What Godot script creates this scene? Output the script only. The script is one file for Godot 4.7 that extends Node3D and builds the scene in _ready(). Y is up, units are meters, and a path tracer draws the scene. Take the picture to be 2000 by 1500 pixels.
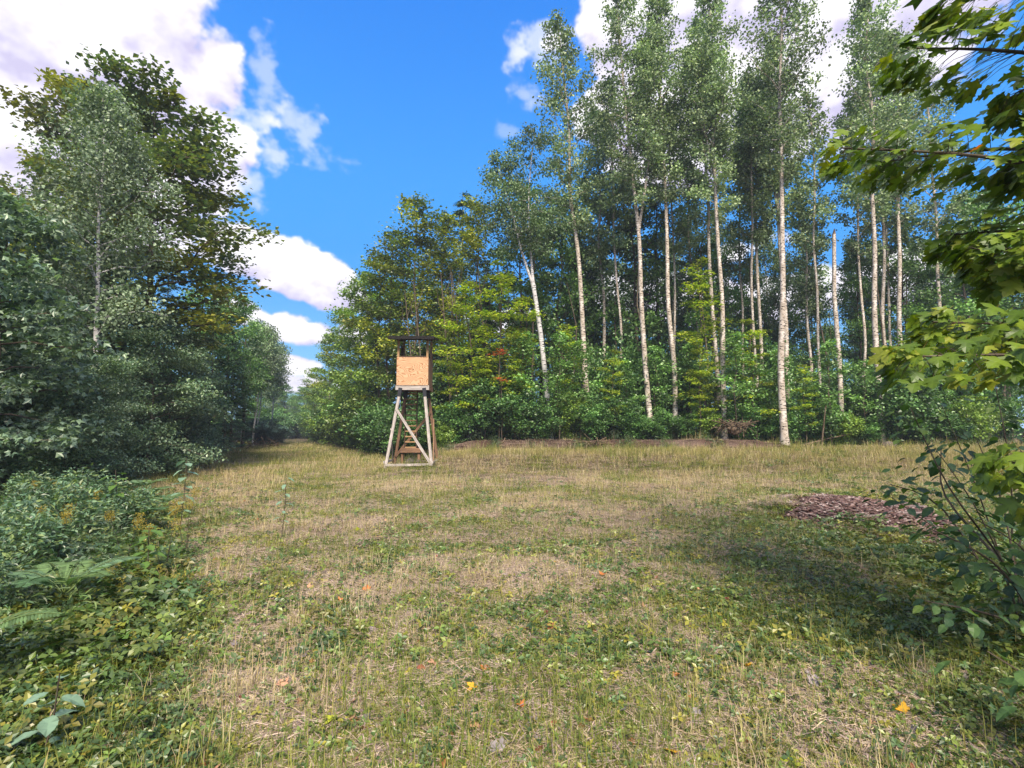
extends Node3D

const EYE := 1.6

class MB:
	var v := PackedVector3Array()
	var n := PackedVector3Array()
	var uv := PackedVector2Array()
	var c := PackedColorArray()
	var ix := PackedInt32Array()
	func mesh() -> ArrayMesh:
		var a := []
		a.resize(Mesh.ARRAY_MAX)
		a[Mesh.ARRAY_VERTEX] = v
		if n.size() == v.size():
			a[Mesh.ARRAY_NORMAL] = n
		if uv.size() == v.size():
			a[Mesh.ARRAY_TEX_UV] = uv
		if c.size() == v.size():
			a[Mesh.ARRAY_COLOR] = c
		a[Mesh.ARRAY_INDEX] = ix
		var m := ArrayMesh.new()
		m.add_surface_from_arrays(Mesh.PRIMITIVE_TRIANGLES, a)
		return m
	# a leaf folded along its midrib
	func leaf(p: Vector3, d: Vector3, nr: Vector3, l: float, w: float, col: Color) -> void:
		var s := d.cross(nr).normalized() * (w * 0.5)
		var k := v.size()
		var m := p + d * (l * 0.45)
		var f := nr * (w * 0.16)
		v.append(p)
		v.append(m + s + f)
		v.append(p + d * l)
		v.append(m - s + f)
		for i in 4:
			c.append(col)
		ix.append_array(PackedInt32Array([k, k + 1, k + 2, k, k + 2, k + 3]))
	# a three-lobed leaf
	func lobed(p: Vector3, d: Vector3, nr: Vector3, l: float, w: float, col: Color) -> void:
		var s := d.cross(nr).normalized() * w
		var k := v.size()
		var f := nr * (-w * 0.12)
		v.append(p)
		v.append(p + d * (l * 0.42) + s * 0.55 + f)
		v.append(p + d * (l * 0.5) + s * 0.2)
		v.append(p + d * l + f)
		v.append(p + d * (l * 0.5) - s * 0.2)
		v.append(p + d * (l * 0.42) - s * 0.55 + f)
		for i in 6:
			c.append(col)
		ix.append_array(PackedInt32Array([k, k + 1, k + 2, k, k + 2, k + 3, k, k + 3, k + 4, k, k + 4, k + 5]))
	func tube(pts: PackedVector3Array, rad: PackedFloat32Array, sides: int, col: Color) -> void:
		var base := v.size()
		var along := 0.0
		var side := Vector3.RIGHT
		for i in pts.size():
			var t: Vector3 = (pts[mini(i + 1, pts.size() - 1)] - pts[maxi(i - 1, 0)]).normalized()
			side = (side - t * side.dot(t))
			side = side.normalized() if side.length() > 0.01 else t.cross(Vector3.FORWARD).normalized()
			var o := t.cross(side)
			if i > 0:
				along += pts[i].distance_to(pts[i - 1])
			for j in sides + 1:
				var a := TAU * j / sides
				var q := side * cos(a) + o * sin(a)
				v.append(pts[i] + q * rad[i])
				n.append(q)
				uv.append(Vector2(float(j) / sides, along * 0.5))
				c.append(col)
		for i in pts.size() - 1:
			for j in sides:
				var q := base + i * (sides + 1) + j
				ix.append_array(PackedInt32Array([q, q + sides + 1, q + 1, q + 1, q + sides + 1, q + sides + 2]))
	# squared timber with chamfered edges; u runs along the grain
	func beam(a: Vector3, b: Vector3, w: float, h: float, up := Vector3.UP) -> void:
		var d := (b - a).normalized()
		var s := d.cross(up).normalized()
		var u := s.cross(d).normalized()
		var ch := minf(w, h) * 0.08
		var pr := [Vector2(-w / 2 + ch, -h / 2), Vector2(w / 2 - ch, -h / 2), Vector2(w / 2, -h / 2 + ch), Vector2(w / 2, h / 2 - ch), Vector2(w / 2 - ch, h / 2), Vector2(-w / 2 + ch, h / 2), Vector2(-w / 2, h / 2 - ch), Vector2(-w / 2, -h / 2 + ch)]
		var l := a.distance_to(b)
		var per := 0.0
		for i in 8:
			var p: Vector2 = pr[i]
			var q: Vector2 = pr[(i + 1) % 8]
			var k := v.size()
			var step := p.distance_to(q)
			v.append(a + s * p.x + u * p.y)
			v.append(b + s * p.x + u * p.y)
			v.append(b + s * q.x + u * q.y)
			v.append(a + s * q.x + u * q.y)
			uv.append_array(PackedVector2Array([Vector2(0, per), Vector2(l, per), Vector2(l, per + step), Vector2(0, per + step)]))
			per += step
			ix.append_array(PackedInt32Array([k, k + 1, k + 2, k, k + 2, k + 3]))
		for e in [a, b]:
			var k := v.size()
			for p in pr:
				v.append(e + s * p.x + u * p.y)
				uv.append(Vector2(p.x, p.y))
			for i in 6:
				ix.append_array(PackedInt32Array([k, k + i + 1, k + i + 2]))

var used := {}
var mats := {}
var n1 := FastNoiseLite.new()
var n2 := FastNoiseLite.new()
var nc := FastNoiseLite.new()

func s8(r: float, g: float, b: float) -> Color:
	return Color(r / 255.0, g / 255.0, b / 255.0)

func numbered(called: String) -> String:
	var k: int = used.get(called, 0)
	used[called] = k + 1
	return called if k == 0 else "%s_%03d" % [called, k]

func tag(o: Node3D, label: String, category: String, group := "", kind := "") -> Node3D:
	if label: o.set_meta("label", label)
	if category: o.set_meta("category", category)
	if group: o.set_meta("group", group)
	if kind: o.set_meta("kind", kind)
	return o

func thing(called: String, label: String, category: String, at: Vector3, group := "") -> Node3D:
	var o := Node3D.new()
	o.name = numbered(called)
	add_child(o)
	o.position = at
	return tag(o, label, category, group)

func part(parent: Node3D, called: String, m: Mesh, mat: Material, label := "") -> MeshInstance3D:
	var o := MeshInstance3D.new()
	o.name = called
	o.mesh = m
	o.material_override = mat
	if label: o.set_meta("label", label)
	parent.add_child(o, true)
	return o

func one(called: String, m: Mesh, mat: Material, label: String, category: String, at := Vector3.ZERO, group := "", kind := "") -> MeshInstance3D:
	var o := MeshInstance3D.new()
	o.name = numbered(called)
	o.mesh = m
	o.material_override = mat
	add_child(o)
	o.position = at
	tag(o, label, category, group, kind)
	return o

func many(called: String, m: Mesh, mat: Material, where: Array, tint: PackedColorArray, label: String, parent: Node3D = self) -> void:
	var mm := MultiMesh.new()
	mm.transform_format = MultiMesh.TRANSFORM_3D
	mm.use_colors = true
	mm.mesh = m
	mm.instance_count = where.size()
	for i in where.size():
		mm.set_instance_transform(i, where[i])
		mm.set_instance_color(i, tint[i])
	var o := MultiMeshInstance3D.new()
	o.name = numbered(called) if parent == self else called
	o.multimesh = mm
	o.material_override = mat
	parent.add_child(o, true)
	o.set_meta("kind", "stuff")
	if label: o.set_meta("label", label)

# ---------------------------------------------------------------- ground
func ss(a: float, b: float, x: float) -> float:
	return smoothstep(a, b, x)

# 0 in the clearing, 1 well inside the woods; x to the right, d forward
func left_edge(d: float) -> float:
	if d < 6.0: return lerpf(-3.35, -4.7, clampf((d - 3.2) / 2.8, 0, 1))
	if d < 13.0: return lerpf(-4.7, -10.7, (d - 6.0) / 7.0)
	if d < 24.0: return lerpf(-10.7, -16.0, (d - 13.0) / 11.0)
	if d < 47.0: return lerpf(-16.0, -25.5, (d - 24.0) / 23.0)
	return -25.5 - (d - 47.0) * 0.42

func right_edge(d: float) -> float:
	return -9.0 - (d - 36.0) * 0.52 if d > 36.0 else 1e3

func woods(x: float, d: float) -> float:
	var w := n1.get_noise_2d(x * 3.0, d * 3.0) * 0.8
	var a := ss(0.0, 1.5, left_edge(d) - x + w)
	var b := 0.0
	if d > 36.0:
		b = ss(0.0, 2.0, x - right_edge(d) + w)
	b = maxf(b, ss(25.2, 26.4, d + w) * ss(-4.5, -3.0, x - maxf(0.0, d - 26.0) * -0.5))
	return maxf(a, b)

func bank(x: float) -> float:
	return ss(-6.0, -1.5, x)

func height(x: float, d: float) -> float:
	var h := 0.62 * ss(17.0, 24.6, d) * bank(x)
	var soil := ss(-4.2, -2.4, x) * (1.0 - ss(11.5, 14.5, x))
	h += (0.32 * soil + 0.12) * ss(24.7, 25.5, d + n1.get_noise_2d(x * 5.0, 3.0) * 0.35) * bank(x)
	h += 0.5 * ss(28.0, 60.0, d) * bank(x)
	var m := Vector2((x - 6.25) / 1.6, (d - 9.4) / 2.4)
	h += 0.3 * maxf(0.0, 1.0 - m.length_squared())
	h += n1.get_noise_2d(x * 4.0, d * 4.0) * 0.05 + n1.get_noise_2d(x * 20.0, d * 20.0) * 0.018
	return h

func mulch(x: float, d: float) -> float:
	var m := Vector2((x - 6.25) / 1.3, (d - 9.3) / 2.1)
	return 1.0 - ss(0.75, 1.05, m.length() + n1.get_noise_2d(x * 12.0, d * 12.0) * 0.6 + n1.get_noise_2d(x * 40.0, d * 40.0) * 0.25)

func soil_band(x: float, d: float) -> float:
	var e := d + n1.get_noise_2d(x * 5.0, 3.0) * 0.35
	return ss(24.3, 24.7, e) * (1.0 - ss(25.4, 26.2, e)) * ss(-3.8, -2.6, x) * (1.0 - ss(12.0, 14.0, x))

func green(x: float, d: float) -> float: # how much grows green in the grass
	var g := 0.56 + n1.get_noise_2d(x * 5.0, d * 5.0) * 1.4 + n1.get_noise_2d(x * 17.0 + 50.0, d * 17.0) * 0.5
	g += 0.35 * (1.0 - ss(3.0, 8.0, d))
	g -= 0.3 * ss(9.0, 17.0, d)
	g += 0.5 * ss(1.2, 0.0, x - left_edge(d)) + 0.6 * ss(2.2, 4.5, x - 0.1 * d) * (1.0 - ss(6.0, 10.0, d))
	return clampf(g, 0.0, 1.0)

func ground_color(x: float, d: float) -> Color:
	var k := n1.get_noise_2d(x * 9.0, d * 9.0 + 300.0)
	var c := s8(146, 134, 104).lerp(s8(128, 112, 96), clampf(0.5 + k, 0, 1))
	c = c.lerp(s8(92, 96, 52), green(x, d) * 0.6)
	var bare := ss(0.28, 0.5, n1.get_noise_2d(x * 2.2 + 90.0, d * 5.0))
	c = c.lerp(s8(166, 140, 130), bare * 0.7 * (1.0 - ss(20.0, 24.0, d)))
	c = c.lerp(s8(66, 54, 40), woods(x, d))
	c = c.lerp(s8(176, 150, 138).lerp(s8(128, 102, 90), clampf(0.5 + k * 1.5, 0, 1)), soil_band(x, d))
	c = c.lerp(s8(92, 66, 62), mulch(x, d))
	return c

# ---------------------------------------------------------------- materials
func leaf_mat(called: String, rough := 0.55, back := Color(0.85, 0.9, 0.55), spec := 0.4) -> StandardMaterial3D:
	var m := StandardMaterial3D.new()
	m.resource_name = called
	m.vertex_color_use_as_albedo = true
	m.vertex_color_is_srgb = true
	m.roughness = rough
	m.metallic_specular = spec
	m.backlight_enabled = true
	m.backlight = back
	m.cull_mode = BaseMaterial3D.CULL_DISABLED
	return m

func tex_mat(called: String, im: Image, tint: Color, rough := 0.85, sc := Vector3.ONE, bump := 0.0, hm: Image = null) -> StandardMaterial3D:
	var m := StandardMaterial3D.new()
	m.resource_name = called
	m.albedo_texture = ImageTexture.create_from_image(im)
	m.albedo_color = tint
	m.roughness = rough
	m.metallic_specular = 0.3
	m.uv1_scale = sc
	if bump > 0.0:
		m.heightmap_enabled = true
		m.heightmap_scale = bump
		m.heightmap_texture = ImageTexture.create_from_image(hm if hm else im)
	return m

func bark_image(kind: int) -> Image:
	var w := 128
	var h := 512
	var im := Image.create(w, h, false, Image.FORMAT_RGB8)
	for y in h:
		for x in w:
			var a := TAU * x / w
			var px := cos(a) * 20.0
			var pz := sin(a) * 20.0
			var c: Color
			if kind == 0: # birch
				c = s8(222, 220, 216)
				c = c.lerp(s8(188, 184, 182), clampf(0.5 + n2.get_noise_3d(px, y * 0.6, pz) * 1.2, 0, 1))
				var band := n2.get_noise_3d(px * 0.7, y * 3.4, pz * 0.7 + 70.0)
				c = c.lerp(s8(52, 48, 46), ss(0.22, 0.34, band))
			elif kind == 1: # aspen
				c = s8(212, 206, 198)
				c = c.lerp(s8(176, 166, 152), clampf(0.5 + n2.get_noise_3d(px * 0.8, y * 0.35, pz * 0.8) * 1.6, 0, 1))
				var band := n2.get_noise_3d(px * 0.8, y * 2.6, pz * 0.8 + 70.0)
				c = c.lerp(s8(74, 68, 60), ss(0.2, 0.36, band) * 0.85)
				var scar := n2.get_noise_3d(px * 1.6 + 40.0, y * 1.3, pz * 1.6)
				c = c.lerp(s8(48, 42, 38), ss(0.3, 0.4, scar))
			else: # furrowed
				c = s8(112, 100, 88).lerp(s8(62, 54, 46), clampf(0.5 + n2.get_noise_3d(px * 2.4, y * 0.5, pz * 2.4) * 1.8, 0, 1))
				c = c.lerp(s8(120, 126, 104), ss(0.25, 0.5, n2.get_noise_3d(px * 0.7, y * 0.7 + 200.0, pz * 0.7)) * 0.5)
			im.set_pixel(x, y, c)
	return im

func grain_image(kind: int) -> Image:
	var w := 256
	var h := 256
	var im := Image.create(w, h, false, Image.FORMAT_RGB8)
	for y in h:
		for x in w:
			var c: Color
			if kind == 0: # sawn plank: lines along u
				var k := n2.get_noise_2d(x * 0.12, y * 5.0) * 0.7 + n2.get_noise_2d(x * 0.5, y * 14.0) * 0.5
				var g := clampf(0.82 + k * 0.35, 0, 1)
				var crack := ss(0.38, 0.45, n2.get_noise_2d(x * 0.25 + 900.0, y * 6.0))
				c = Color(g, g * 0.985, g * 0.97).lerp(Color(0.35, 0.32, 0.3), crack * 0.8)
			else: # rotary cut plywood
				var f := y * 0.019 + n2.get_noise_2d(x * 0.16, y * 0.35) * 2.6 + n2.get_noise_2d(x * 0.5 + 70.0, y * 2.4) * 0.12
				f += 1.5 * exp(-(pow((x - 132.0) / 70.0, 2) + pow((y - 110.0) / 40.0, 2)))
				var ring := fposmod(f * 2.1, 1.0)
				var late := ss(0.45, 0.85, ring) * (1.0 - ss(0.88, 1.0, ring))
				c = s8(222, 186, 144).lerp(s8(170, 114, 72), late * 0.9)
				c = c.lerp(s8(226, 190, 146), clampf(n2.get_noise_2d(x * 0.4 + 500.0, y * 0.4) * 0.8, 0, 1))
				var kn := Vector2((x - 132.0) / 6.0, (y - 108.0) / 3.2).length()
				c = c.lerp(s8(78, 46, 30), 1.0 - ss(0.6, 1.3, kn))
				c = c * (0.98 + 0.04 * n2.get_noise_2d(x * 3.0, y * 18.0))
			im.set_pixel(x, y, c)
	return im

func speckle_image(seed_: int) -> Image:
	var f := FastNoiseLite.new()
	f.seed = seed_
	f.frequency = 0.06
	f.fractal_octaves = 5
	f.fractal_gain = 0.65
	var im := f.get_seamless_image(512, 512)
	im.convert(Image.FORMAT_RGB8)
	return im

# ---------------------------------------------------------------- sky
func cloud_field(az: float, el: float, dir: Vector3) -> float:
	var d := -1.0
	# lobes of the cumulus banks: azimuth, elevation, half widths in degrees
	for b in lobes:
		var e := 1.0 - sqrt(pow((az - b[0]) / b[2], 2) + pow((el - b[1]) / b[3], 2))
		d = maxf(d, e * b[4] if e > 0.0 else e * 1.3 - (1.0 - b[4]) * 0.25)
	if absf(az) > 52.0 or el > 44.0:
		var far := n1.get_noise_3d(dir.x * 90.0, dir.y * 150.0, dir.z * 90.0) * 1.6 + 0.1
		d = maxf(d, far * maxf(ss(52.0, 62.0, absf(az)), ss(44.0, 50.0, el)))
	return d

var wisps := [[-27.6, 28.9, 2.2, 1.4, 0.6], [-26.6, 27.0, 2.0, 2.4, 0.6], [-23.4, 29.2, 2.6, 2.6, 0.5], [-27.0, 33.0, 2.0, 3.6, 0.4], [0.4, 38.0, 1.8, 2.0, 0.6], [1.8, 34.6, 2.4, 2.4, 0.4], [3.5, 38.5, 3.6, 2.6, 0.6], [-29.0, 24.0, 3.0, 4.0, 0.5], [-0.5, 31.5, 2.0, 1.2, 0.25], [-20.0, 27.0, 3.0, 1.6, 0.3]]

var lobes := [
	[-42.0, 30.0, 12.0, 9.0, 1.2], [-36.0, 30.5, 7.5, 7.5, 1.1], [-35.0, 37.0, 5.0, 6.0, 0.9], [-33.0, 26.0, 6.0, 5.0, 1.0], [-30.4, 24.0, 3.8, 3.4, 0.9], [-31.5, 33.0, 3.8, 4.0, 0.9], [-31.5, 21.5, 3.4, 2.6, 0.8], [-50.0, 24.0, 14.0, 12.0, 1.2], [-32.0, 31.5, 4.6, 4.2, 1.0], [-38.0, 22.0, 8.0, 6.0, 1.0],
	[-26.5, 17.4, 4.4, 3.1, 0.9], [-23.0, 15.8, 5.0, 2.9, 1.0], [-20.2, 15.4, 3.8, 3.1, 1.0], [-28.5, 17.8, 4.0, 3.0, 0.9], [-18.0, 14.0, 3.2, 1.8, 0.8],
	[-28.0, 11.6, 3.2, 1.6, 0.8], [-24.2, 10.6, 2.8, 1.8, 0.9], [-21.0, 9.8, 3.2, 1.6, 0.9], [-17.0, 9.6, 4.0, 1.8, 0.8], [-23.0, 6.6, 5.0, 1.1, 0.5], [-22.0, 4.6, 7.0, 1.0, 0.5],
	[20.0, 40.0, 13.0, 7.0, 1.2], [12.0, 38.5, 4.8, 4.2, 0.9], [14.0, 33.0, 7.0, 5.0, 1.0], [27.0, 34.0, 13.0, 8.0, 1.2], [36.0, 31.0, 9.0, 7.0, 1.0], [22.0, 28.0, 12.0, 5.0, 1.0], [4.6, 38.8, 2.3, 1.7, 0.55], [42.0, 34.0, 7.0, 6.0, 0.9],
	[11.0, 14.6, 9.0, 2.8, 0.9], [29.0, 13.2, 9.0, 2.8, 1.0], [38.0, 13.0, 7.0, 2.6, 0.9], [20.0, 13.6, 8.0, 2.6, 0.9], [46.0, 14.0, 8.0, 3.0, 0.9], [26.0, 18.0, 4.0, 1.6, 0.5], [0.0, 12.0, 8.0, 2.5, 0.8],
]

var grid := PackedFloat32Array() # the field every half degree

func grid_field(az: float, el: float) -> float:
	var fx := fposmod(az + 180.0, 360.0) * 2.0
	var fy := clampf(el + 2.0, 0.0, 91.9) * 2.0
	var i := mini(int(fx), 719)
	var j := mini(int(fy), 183)
	var tx := fx - i
	var ty := fy - j
	var i2 := (i + 1) % 720
	return lerpf(lerpf(grid[j * 720 + i], grid[j * 720 + i2], tx), lerpf(grid[j * 720 + 720 + i], grid[j * 720 + 720 + i2], tx), ty)

func sky_row(y: int, w: int, h: int, rows: Array) -> void:
	var f := PackedFloat32Array()
	f.resize(w * 3)
	var top := Vector3(0.016, 0.12, 0.45)
	var mid := Vector3(0.038, 0.205, 0.53)
	var low := Vector3(0.15, 0.35, 0.55)
	var el := (0.5 - (y + 0.5) / h) * PI
	var eld := rad_to_deg(el)
	var ce := cos(el)
	var t := clampf(sin(el), 0.0, 1.0)
	var base := low.lerp(mid, ss(0.0, 0.34, t)).lerp(top, ss(0.34, 0.8, t))
	for x in w:
		var c := base
		if el < -0.02:
			c = Vector3(0.12, 0.11, 0.08)
		else:
			var az := wrapf((x + 0.5) / w * TAU, -PI, PI)
			var dir := Vector3(sin(az) * ce, sin(el), -cos(az) * ce)
			var azd := rad_to_deg(az)
			var field := grid_field(azd, eld)
			if field > -0.7:
				var no := nc.get_noise_3d(dir.x * 5.5, dir.y * 7.5, dir.z * 5.5)
				var q := field + no * 0.75
				var al := ss(0.06, 0.22 + 0.2 * clampf(-no, 0, 1), q)
				if al > 0.0:
					var up := grid_field(azd - 1.0, eld + 2.2)
					var no2 := nc.get_noise_3d((dir.x - 0.015) * 5.5, (dir.y + 0.03) * 7.5, dir.z * 5.5)
					var lit := clampf(0.66 - (up - field) * 0.9 + (no - no2) * 1.5 + no * 0.6 - q * 0.2, 0.0, 1.0)
					var cc := Vector3(0.36, 0.335, 0.46).lerp(Vector3(0.62, 0.60, 0.63), lit)
					c = c.lerp(cc, al * 0.98)
			for b in wisps:
				var e := 1.0 - sqrt(pow((azd - b[0]) / b[2], 2) + pow((eld - b[1]) / b[3], 2))
				if e > -0.2:
					var nw := nc.get_noise_3d(dir.x * 16.0 + 5.0, dir.y * 22.0, dir.z * 16.0)
					c = c.lerp(Vector3(0.52, 0.53, 0.60), b[4] * ss(0.05, 0.75, e * 0.8 + nw * 1.1))
		f[x * 3] = c.x
		f[x * 3 + 1] = c.y
		f[x * 3 + 2] = c.z
	rows[y] = f

func sky_texture() -> ImageTexture:
	var w := 3072
	var h := 1536
	nc.seed = 11
	nc.frequency = 1.0
	nc.fractal_octaves = 7
	nc.fractal_gain = 0.56
	for j in 186:
		for i in 720:
			var a := deg_to_rad(i * 0.5 - 180.0)
			var e := deg_to_rad(j * 0.5 - 2.0)
			grid.append(cloud_field(i * 0.5 - 180.0, j * 0.5 - 2.0, Vector3(sin(a) * cos(e), sin(e), -cos(a) * cos(e))))
	var rows := []
	rows.resize(h)
	var job := WorkerThreadPool.add_group_task(func(y: int) -> void: sky_row(y, w, h, rows), h)
	WorkerThreadPool.wait_for_group_task_completion(job)
	var f := PackedFloat32Array()
	for y in h: f.append_array(rows[y])
	var im := Image.create_from_data(w, h, false, Image.FORMAT_RGBF, f.to_byte_array())
	return ImageTexture.create_from_image(im)

# ---------------------------------------------------------------- trees
func smooth_path(p: PackedVector3Array, per: int) -> PackedVector3Array:
	var out := PackedVector3Array()
	for i in p.size() - 1:
		var a := p[maxi(i - 1, 0)]
		var d := p[mini(i + 2, p.size() - 1)]
		for k in per:
			out.append(p[i].cubic_interpolate(p[i + 1], a, d, float(k) / per))
	out.append(p[p.size() - 1])
	return out

func at_path(p: PackedVector3Array, t: float) -> Vector3:
	var f := clampf(t, 0.0, 0.9999) * (p.size() - 1)
	var i := int(f)
	return p[i].lerp(p[i + 1], f - i)

func unit(r: RandomNumberGenerator) -> Vector3:
	var z := r.randf() * 2.0 - 1.0
	var a := r.randf() * TAU
	var q := sqrt(1.0 - z * z)
	return Vector3(cos(a) * q, z, sin(a) * q)

# stems: arrays [path, r0, r1, from] in the tree's own axes; returns [trunk mesh, crown mesh]
func grow(p: Dictionary) -> Array:
	var r := RandomNumberGenerator.new()
	r.seed = p.seed
	var tb := MB.new()
	var cb := MB.new()
	var stems: Array = p.get("stems", [])
	var hh: float = p.get("h", 10.0)
	if stems.is_empty():
		var lean: Vector3 = p.get("lean", Vector3.ZERO)
		var wob: float = p.get("wob", 0.02)
		var pts := PackedVector3Array()
		for i in 7:
			var t := i / 6.0
			pts.append(Vector3(0, hh * t, 0) + lean * pow(t, 1.2) + (Vector3(r.randf() - 0.5, 0, r.randf() - 0.5) * hh * wob if i > 0 else Vector3(0, -0.25, 0)))
		stems = [[pts, p.get("r0", 0.15), 0.012, p.get("base", 0.4)]]
	var bark: Color = p.get("bark", Color.WHITE)
	var nb: int = p.nb
	var spread: float = p.spread
	var up: float = p.get("up", 0.4)
	var sag: float = p.get("sag", 0.0)
	var kc: int = p.get("k", 4)
	var lc: int = p.m
	var ls: float = p.ls
	var asp: float = p.get("asp", 0.62)
	var flat: float = p.get("flat", 0.7)
	var tilt: float = p.get("tilt", 0.8)
	var droop: float = p.get("droop", 0.3)
	var puff: float = p.get("puff", 0.3)
	var shape: String = p.get("shape", "round")
	var kind: int = p.get("leaf", 0)
	var pal: Array = p.pal
	var odd: Array = p.get("odd", [])
	var odds: float = p.get("odds", 0.0)
	var cut: Vector3 = p.get("bias", Vector3.ZERO)
	for s in stems:
		var path := smooth_path(s[0], 4)
		var rad := PackedFloat32Array()
		for i in path.size():
			var t := float(i) / (path.size() - 1)
			var q: float = lerpf(s[1], s[2], pow(t, 0.85))
			if s[1] > 0.06:
				q *= 1.0 + 0.45 * exp(-t * hh / 0.5) + (r.randf() - 0.5) * 0.05
			rad.append(q)
		tb.tube(path, rad, 9 if s[1] > 0.07 else 5, bark)
		if s[3] >= 1.0:
			continue
		for i in nb:
			var t := lerpf(s[3], 0.985, (i + r.randf() * 0.9) / nb)
			var q: float = (t - s[3]) / (1.0 - s[3])
			var pf := 1.0
			if shape == "column":
				pf = pow(sin(PI * clampf(q * 0.86 + 0.12, 0, 1)), 0.7)
			elif shape == "cone":
				pf = pow(1.0 - q, 0.85) + 0.05
			elif shape == "dome":
				pf = pow(1.0 - q * q, 0.5) * (0.75 + 0.25 * ss(0.0, 0.25, q)) + 0.08
			else:
				pf = pow(sin(PI * clampf(q * 0.8 + 0.2, 0, 1)), 0.6) + 0.05
			var az := i * 2.399 + r.randf() * 1.2
			var hz := Vector3(cos(az), 0, sin(az))
			var bl := spread * pf * (0.65 + 0.5 * r.randf()) * (1.0 + hz.dot(cut))
			var el := up + (r.randf() - 0.5) * 0.5 + 0.35 * q * signf(up + 0.01)
			var d := hz * cos(el) + Vector3.UP * sin(el)
			var o := at_path(path, t)
			var bp := PackedVector3Array([o])
			for j in 4:
				var f := (j + 1) / 4.0
				bp.append(o + d * bl * f + Vector3.UP * (-sag * f * f * bl) + Vector3(r.randf() - 0.5, r.randf() - 0.5, r.randf() - 0.5) * bl * 0.1)
			var br: float = maxf(minf(lerpf(s[1], s[2], t) * 0.5, 0.012 * bl + 0.004), 0.005)
			tb.tube(bp, PackedFloat32Array([br, br * 0.8, br * 0.6, br * 0.4, br * 0.2]), 4, bark)
			var branch_odd := r.randf() < odds
			var tone := 0.82 + 0.36 * r.randf()
			for j in kc:
				var f := lerpf(0.28, 1.0, (j + 0.5 + (r.randf() - 0.5) * 0.6) / kc)
				var cc := at_path(bp, f)
				var side := Vector3(-hz.z, 0, hz.x) * ((j % 2) * 2 - 1)
				cc += side * bl * 0.26 * r.randf() * (1.15 - f * 0.6) + Vector3.UP * (r.randf() - 0.4) * bl * 0.12
				if j % 2 == 0 and br > 0.007:
					tb.tube(PackedVector3Array([at_path(bp, f * 0.8), cc]), PackedFloat32Array([br * 0.4, br * 0.15]), 3, bark)
				var cr := puff * (0.7 + 0.6 * r.randf()) * (0.45 + 0.55 * minf(1.0, bl / maxf(spread, 0.01) + 0.15))
				var tint := tone * (0.88 + 0.24 * r.randf())
				var cnt := int(lc * (0.6 + 0.8 * r.randf()) * cr / puff)
				for m in cnt:
					var w := Vector3(r.randf() + r.randf() - 1.0, r.randf() + r.randf() - 1.0, r.randf() + r.randf() - 1.0) * cr * 1.35
					w.y *= flat
					var col: Color = pal[r.randi() % pal.size()]
					if odd.size() and (branch_odd or r.randf() < odds * 0.2):
						col = odd[r.randi() % odd.size()]
					col = Color(col.r * tint, col.g * tint, col.b * tint)
					var z := ls * (0.65 + 0.7 * r.randf())
					if kind == 2:
						var sd := (d * 0.7 + side * (r.randf() * 2.0 - 1.0) * 1.1 + Vector3.UP * (r.randf() - 0.6) * tilt).normalized()
						cb.leaf(cc + w, sd, (Vector3.UP + unit(r) * 0.5).normalized(), z, z * asp, col)
					else:
						var nr := (Vector3.UP + unit(r) * tilt).normalized()
						var ld := (unit(r) + hz * 0.4 - Vector3.UP * droop)
						ld = (ld - nr * ld.dot(nr)).normalized()
						if kind == 1:
							cb.lobed(cc + w, ld, nr, z, z * asp, col)
						else:
							cb.leaf(cc + w, ld, nr, z, z * asp, col)
	return [tb.mesh(), cb.mesh()]

func bush_stems(seed_: int, hgt: float, wid: float, count: int, rr := 0.012) -> Array:
	var r := RandomNumberGenerator.new()
	r.seed = seed_
	var out := []
	for i in count:
		var az := i * 2.399 + r.randf()
		var far := wid * sqrt((i + 0.5) / count) * (0.8 + 0.4 * r.randf())
		var hz := Vector3(cos(az), 0, sin(az))
		var top := hgt * (1.0 - 0.45 * pow(far / (wid * 1.2), 2)) * (0.75 + 0.4 * r.randf())
		out.append([PackedVector3Array([hz * far * 0.15 + Vector3(0, -0.1, 0), hz * far * 0.45 + Vector3.UP * top * 0.4, hz * far * 0.8 + Vector3.UP * top * 0.75, hz * far + Vector3.UP * top]), rr, 0.004, 0.12])
	return out

func plant_tree(called: String, g: Array, bark: Material, leaf: Material, label: String, x: float, d: float, turn := 0.0, sc := Vector3.ONE, group := "", category := "tree") -> Node3D:
	var o := thing(called, label, category, Vector3(x, height(x, d), -d), group)
	part(o, "stem" if category == "shrub" else "trunk", g[0], bark)
	part(o, "foliage" if category == "shrub" else "crown", g[1], leaf)
	o.rotation.y = turn
	o.scale = sc
	return o

# ---------------------------------------------------------------- small plants
func blade(b: MB, p: Vector3, d: Vector3, hgt: float, w: float, bend: float, col: Color) -> void:
	var s := Vector3(-d.z, 0, d.x) * w * 0.5
	var m := p + Vector3.UP * hgt * 0.6 + d * bend * 0.35
	var k := b.v.size()
	b.v.append_array(PackedVector3Array([p - s, p + s, m - s * 0.75, m + s * 0.75, p + Vector3.UP * hgt * (1.0 - 0.3 * minf(1.0, bend / hgt)) + d * bend]))
	for i in 5: b.c.append(col)
	b.ix.append_array(PackedInt32Array([k, k + 2, k + 1, k + 1, k + 2, k + 3, k + 2, k + 4, k + 3]))

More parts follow.
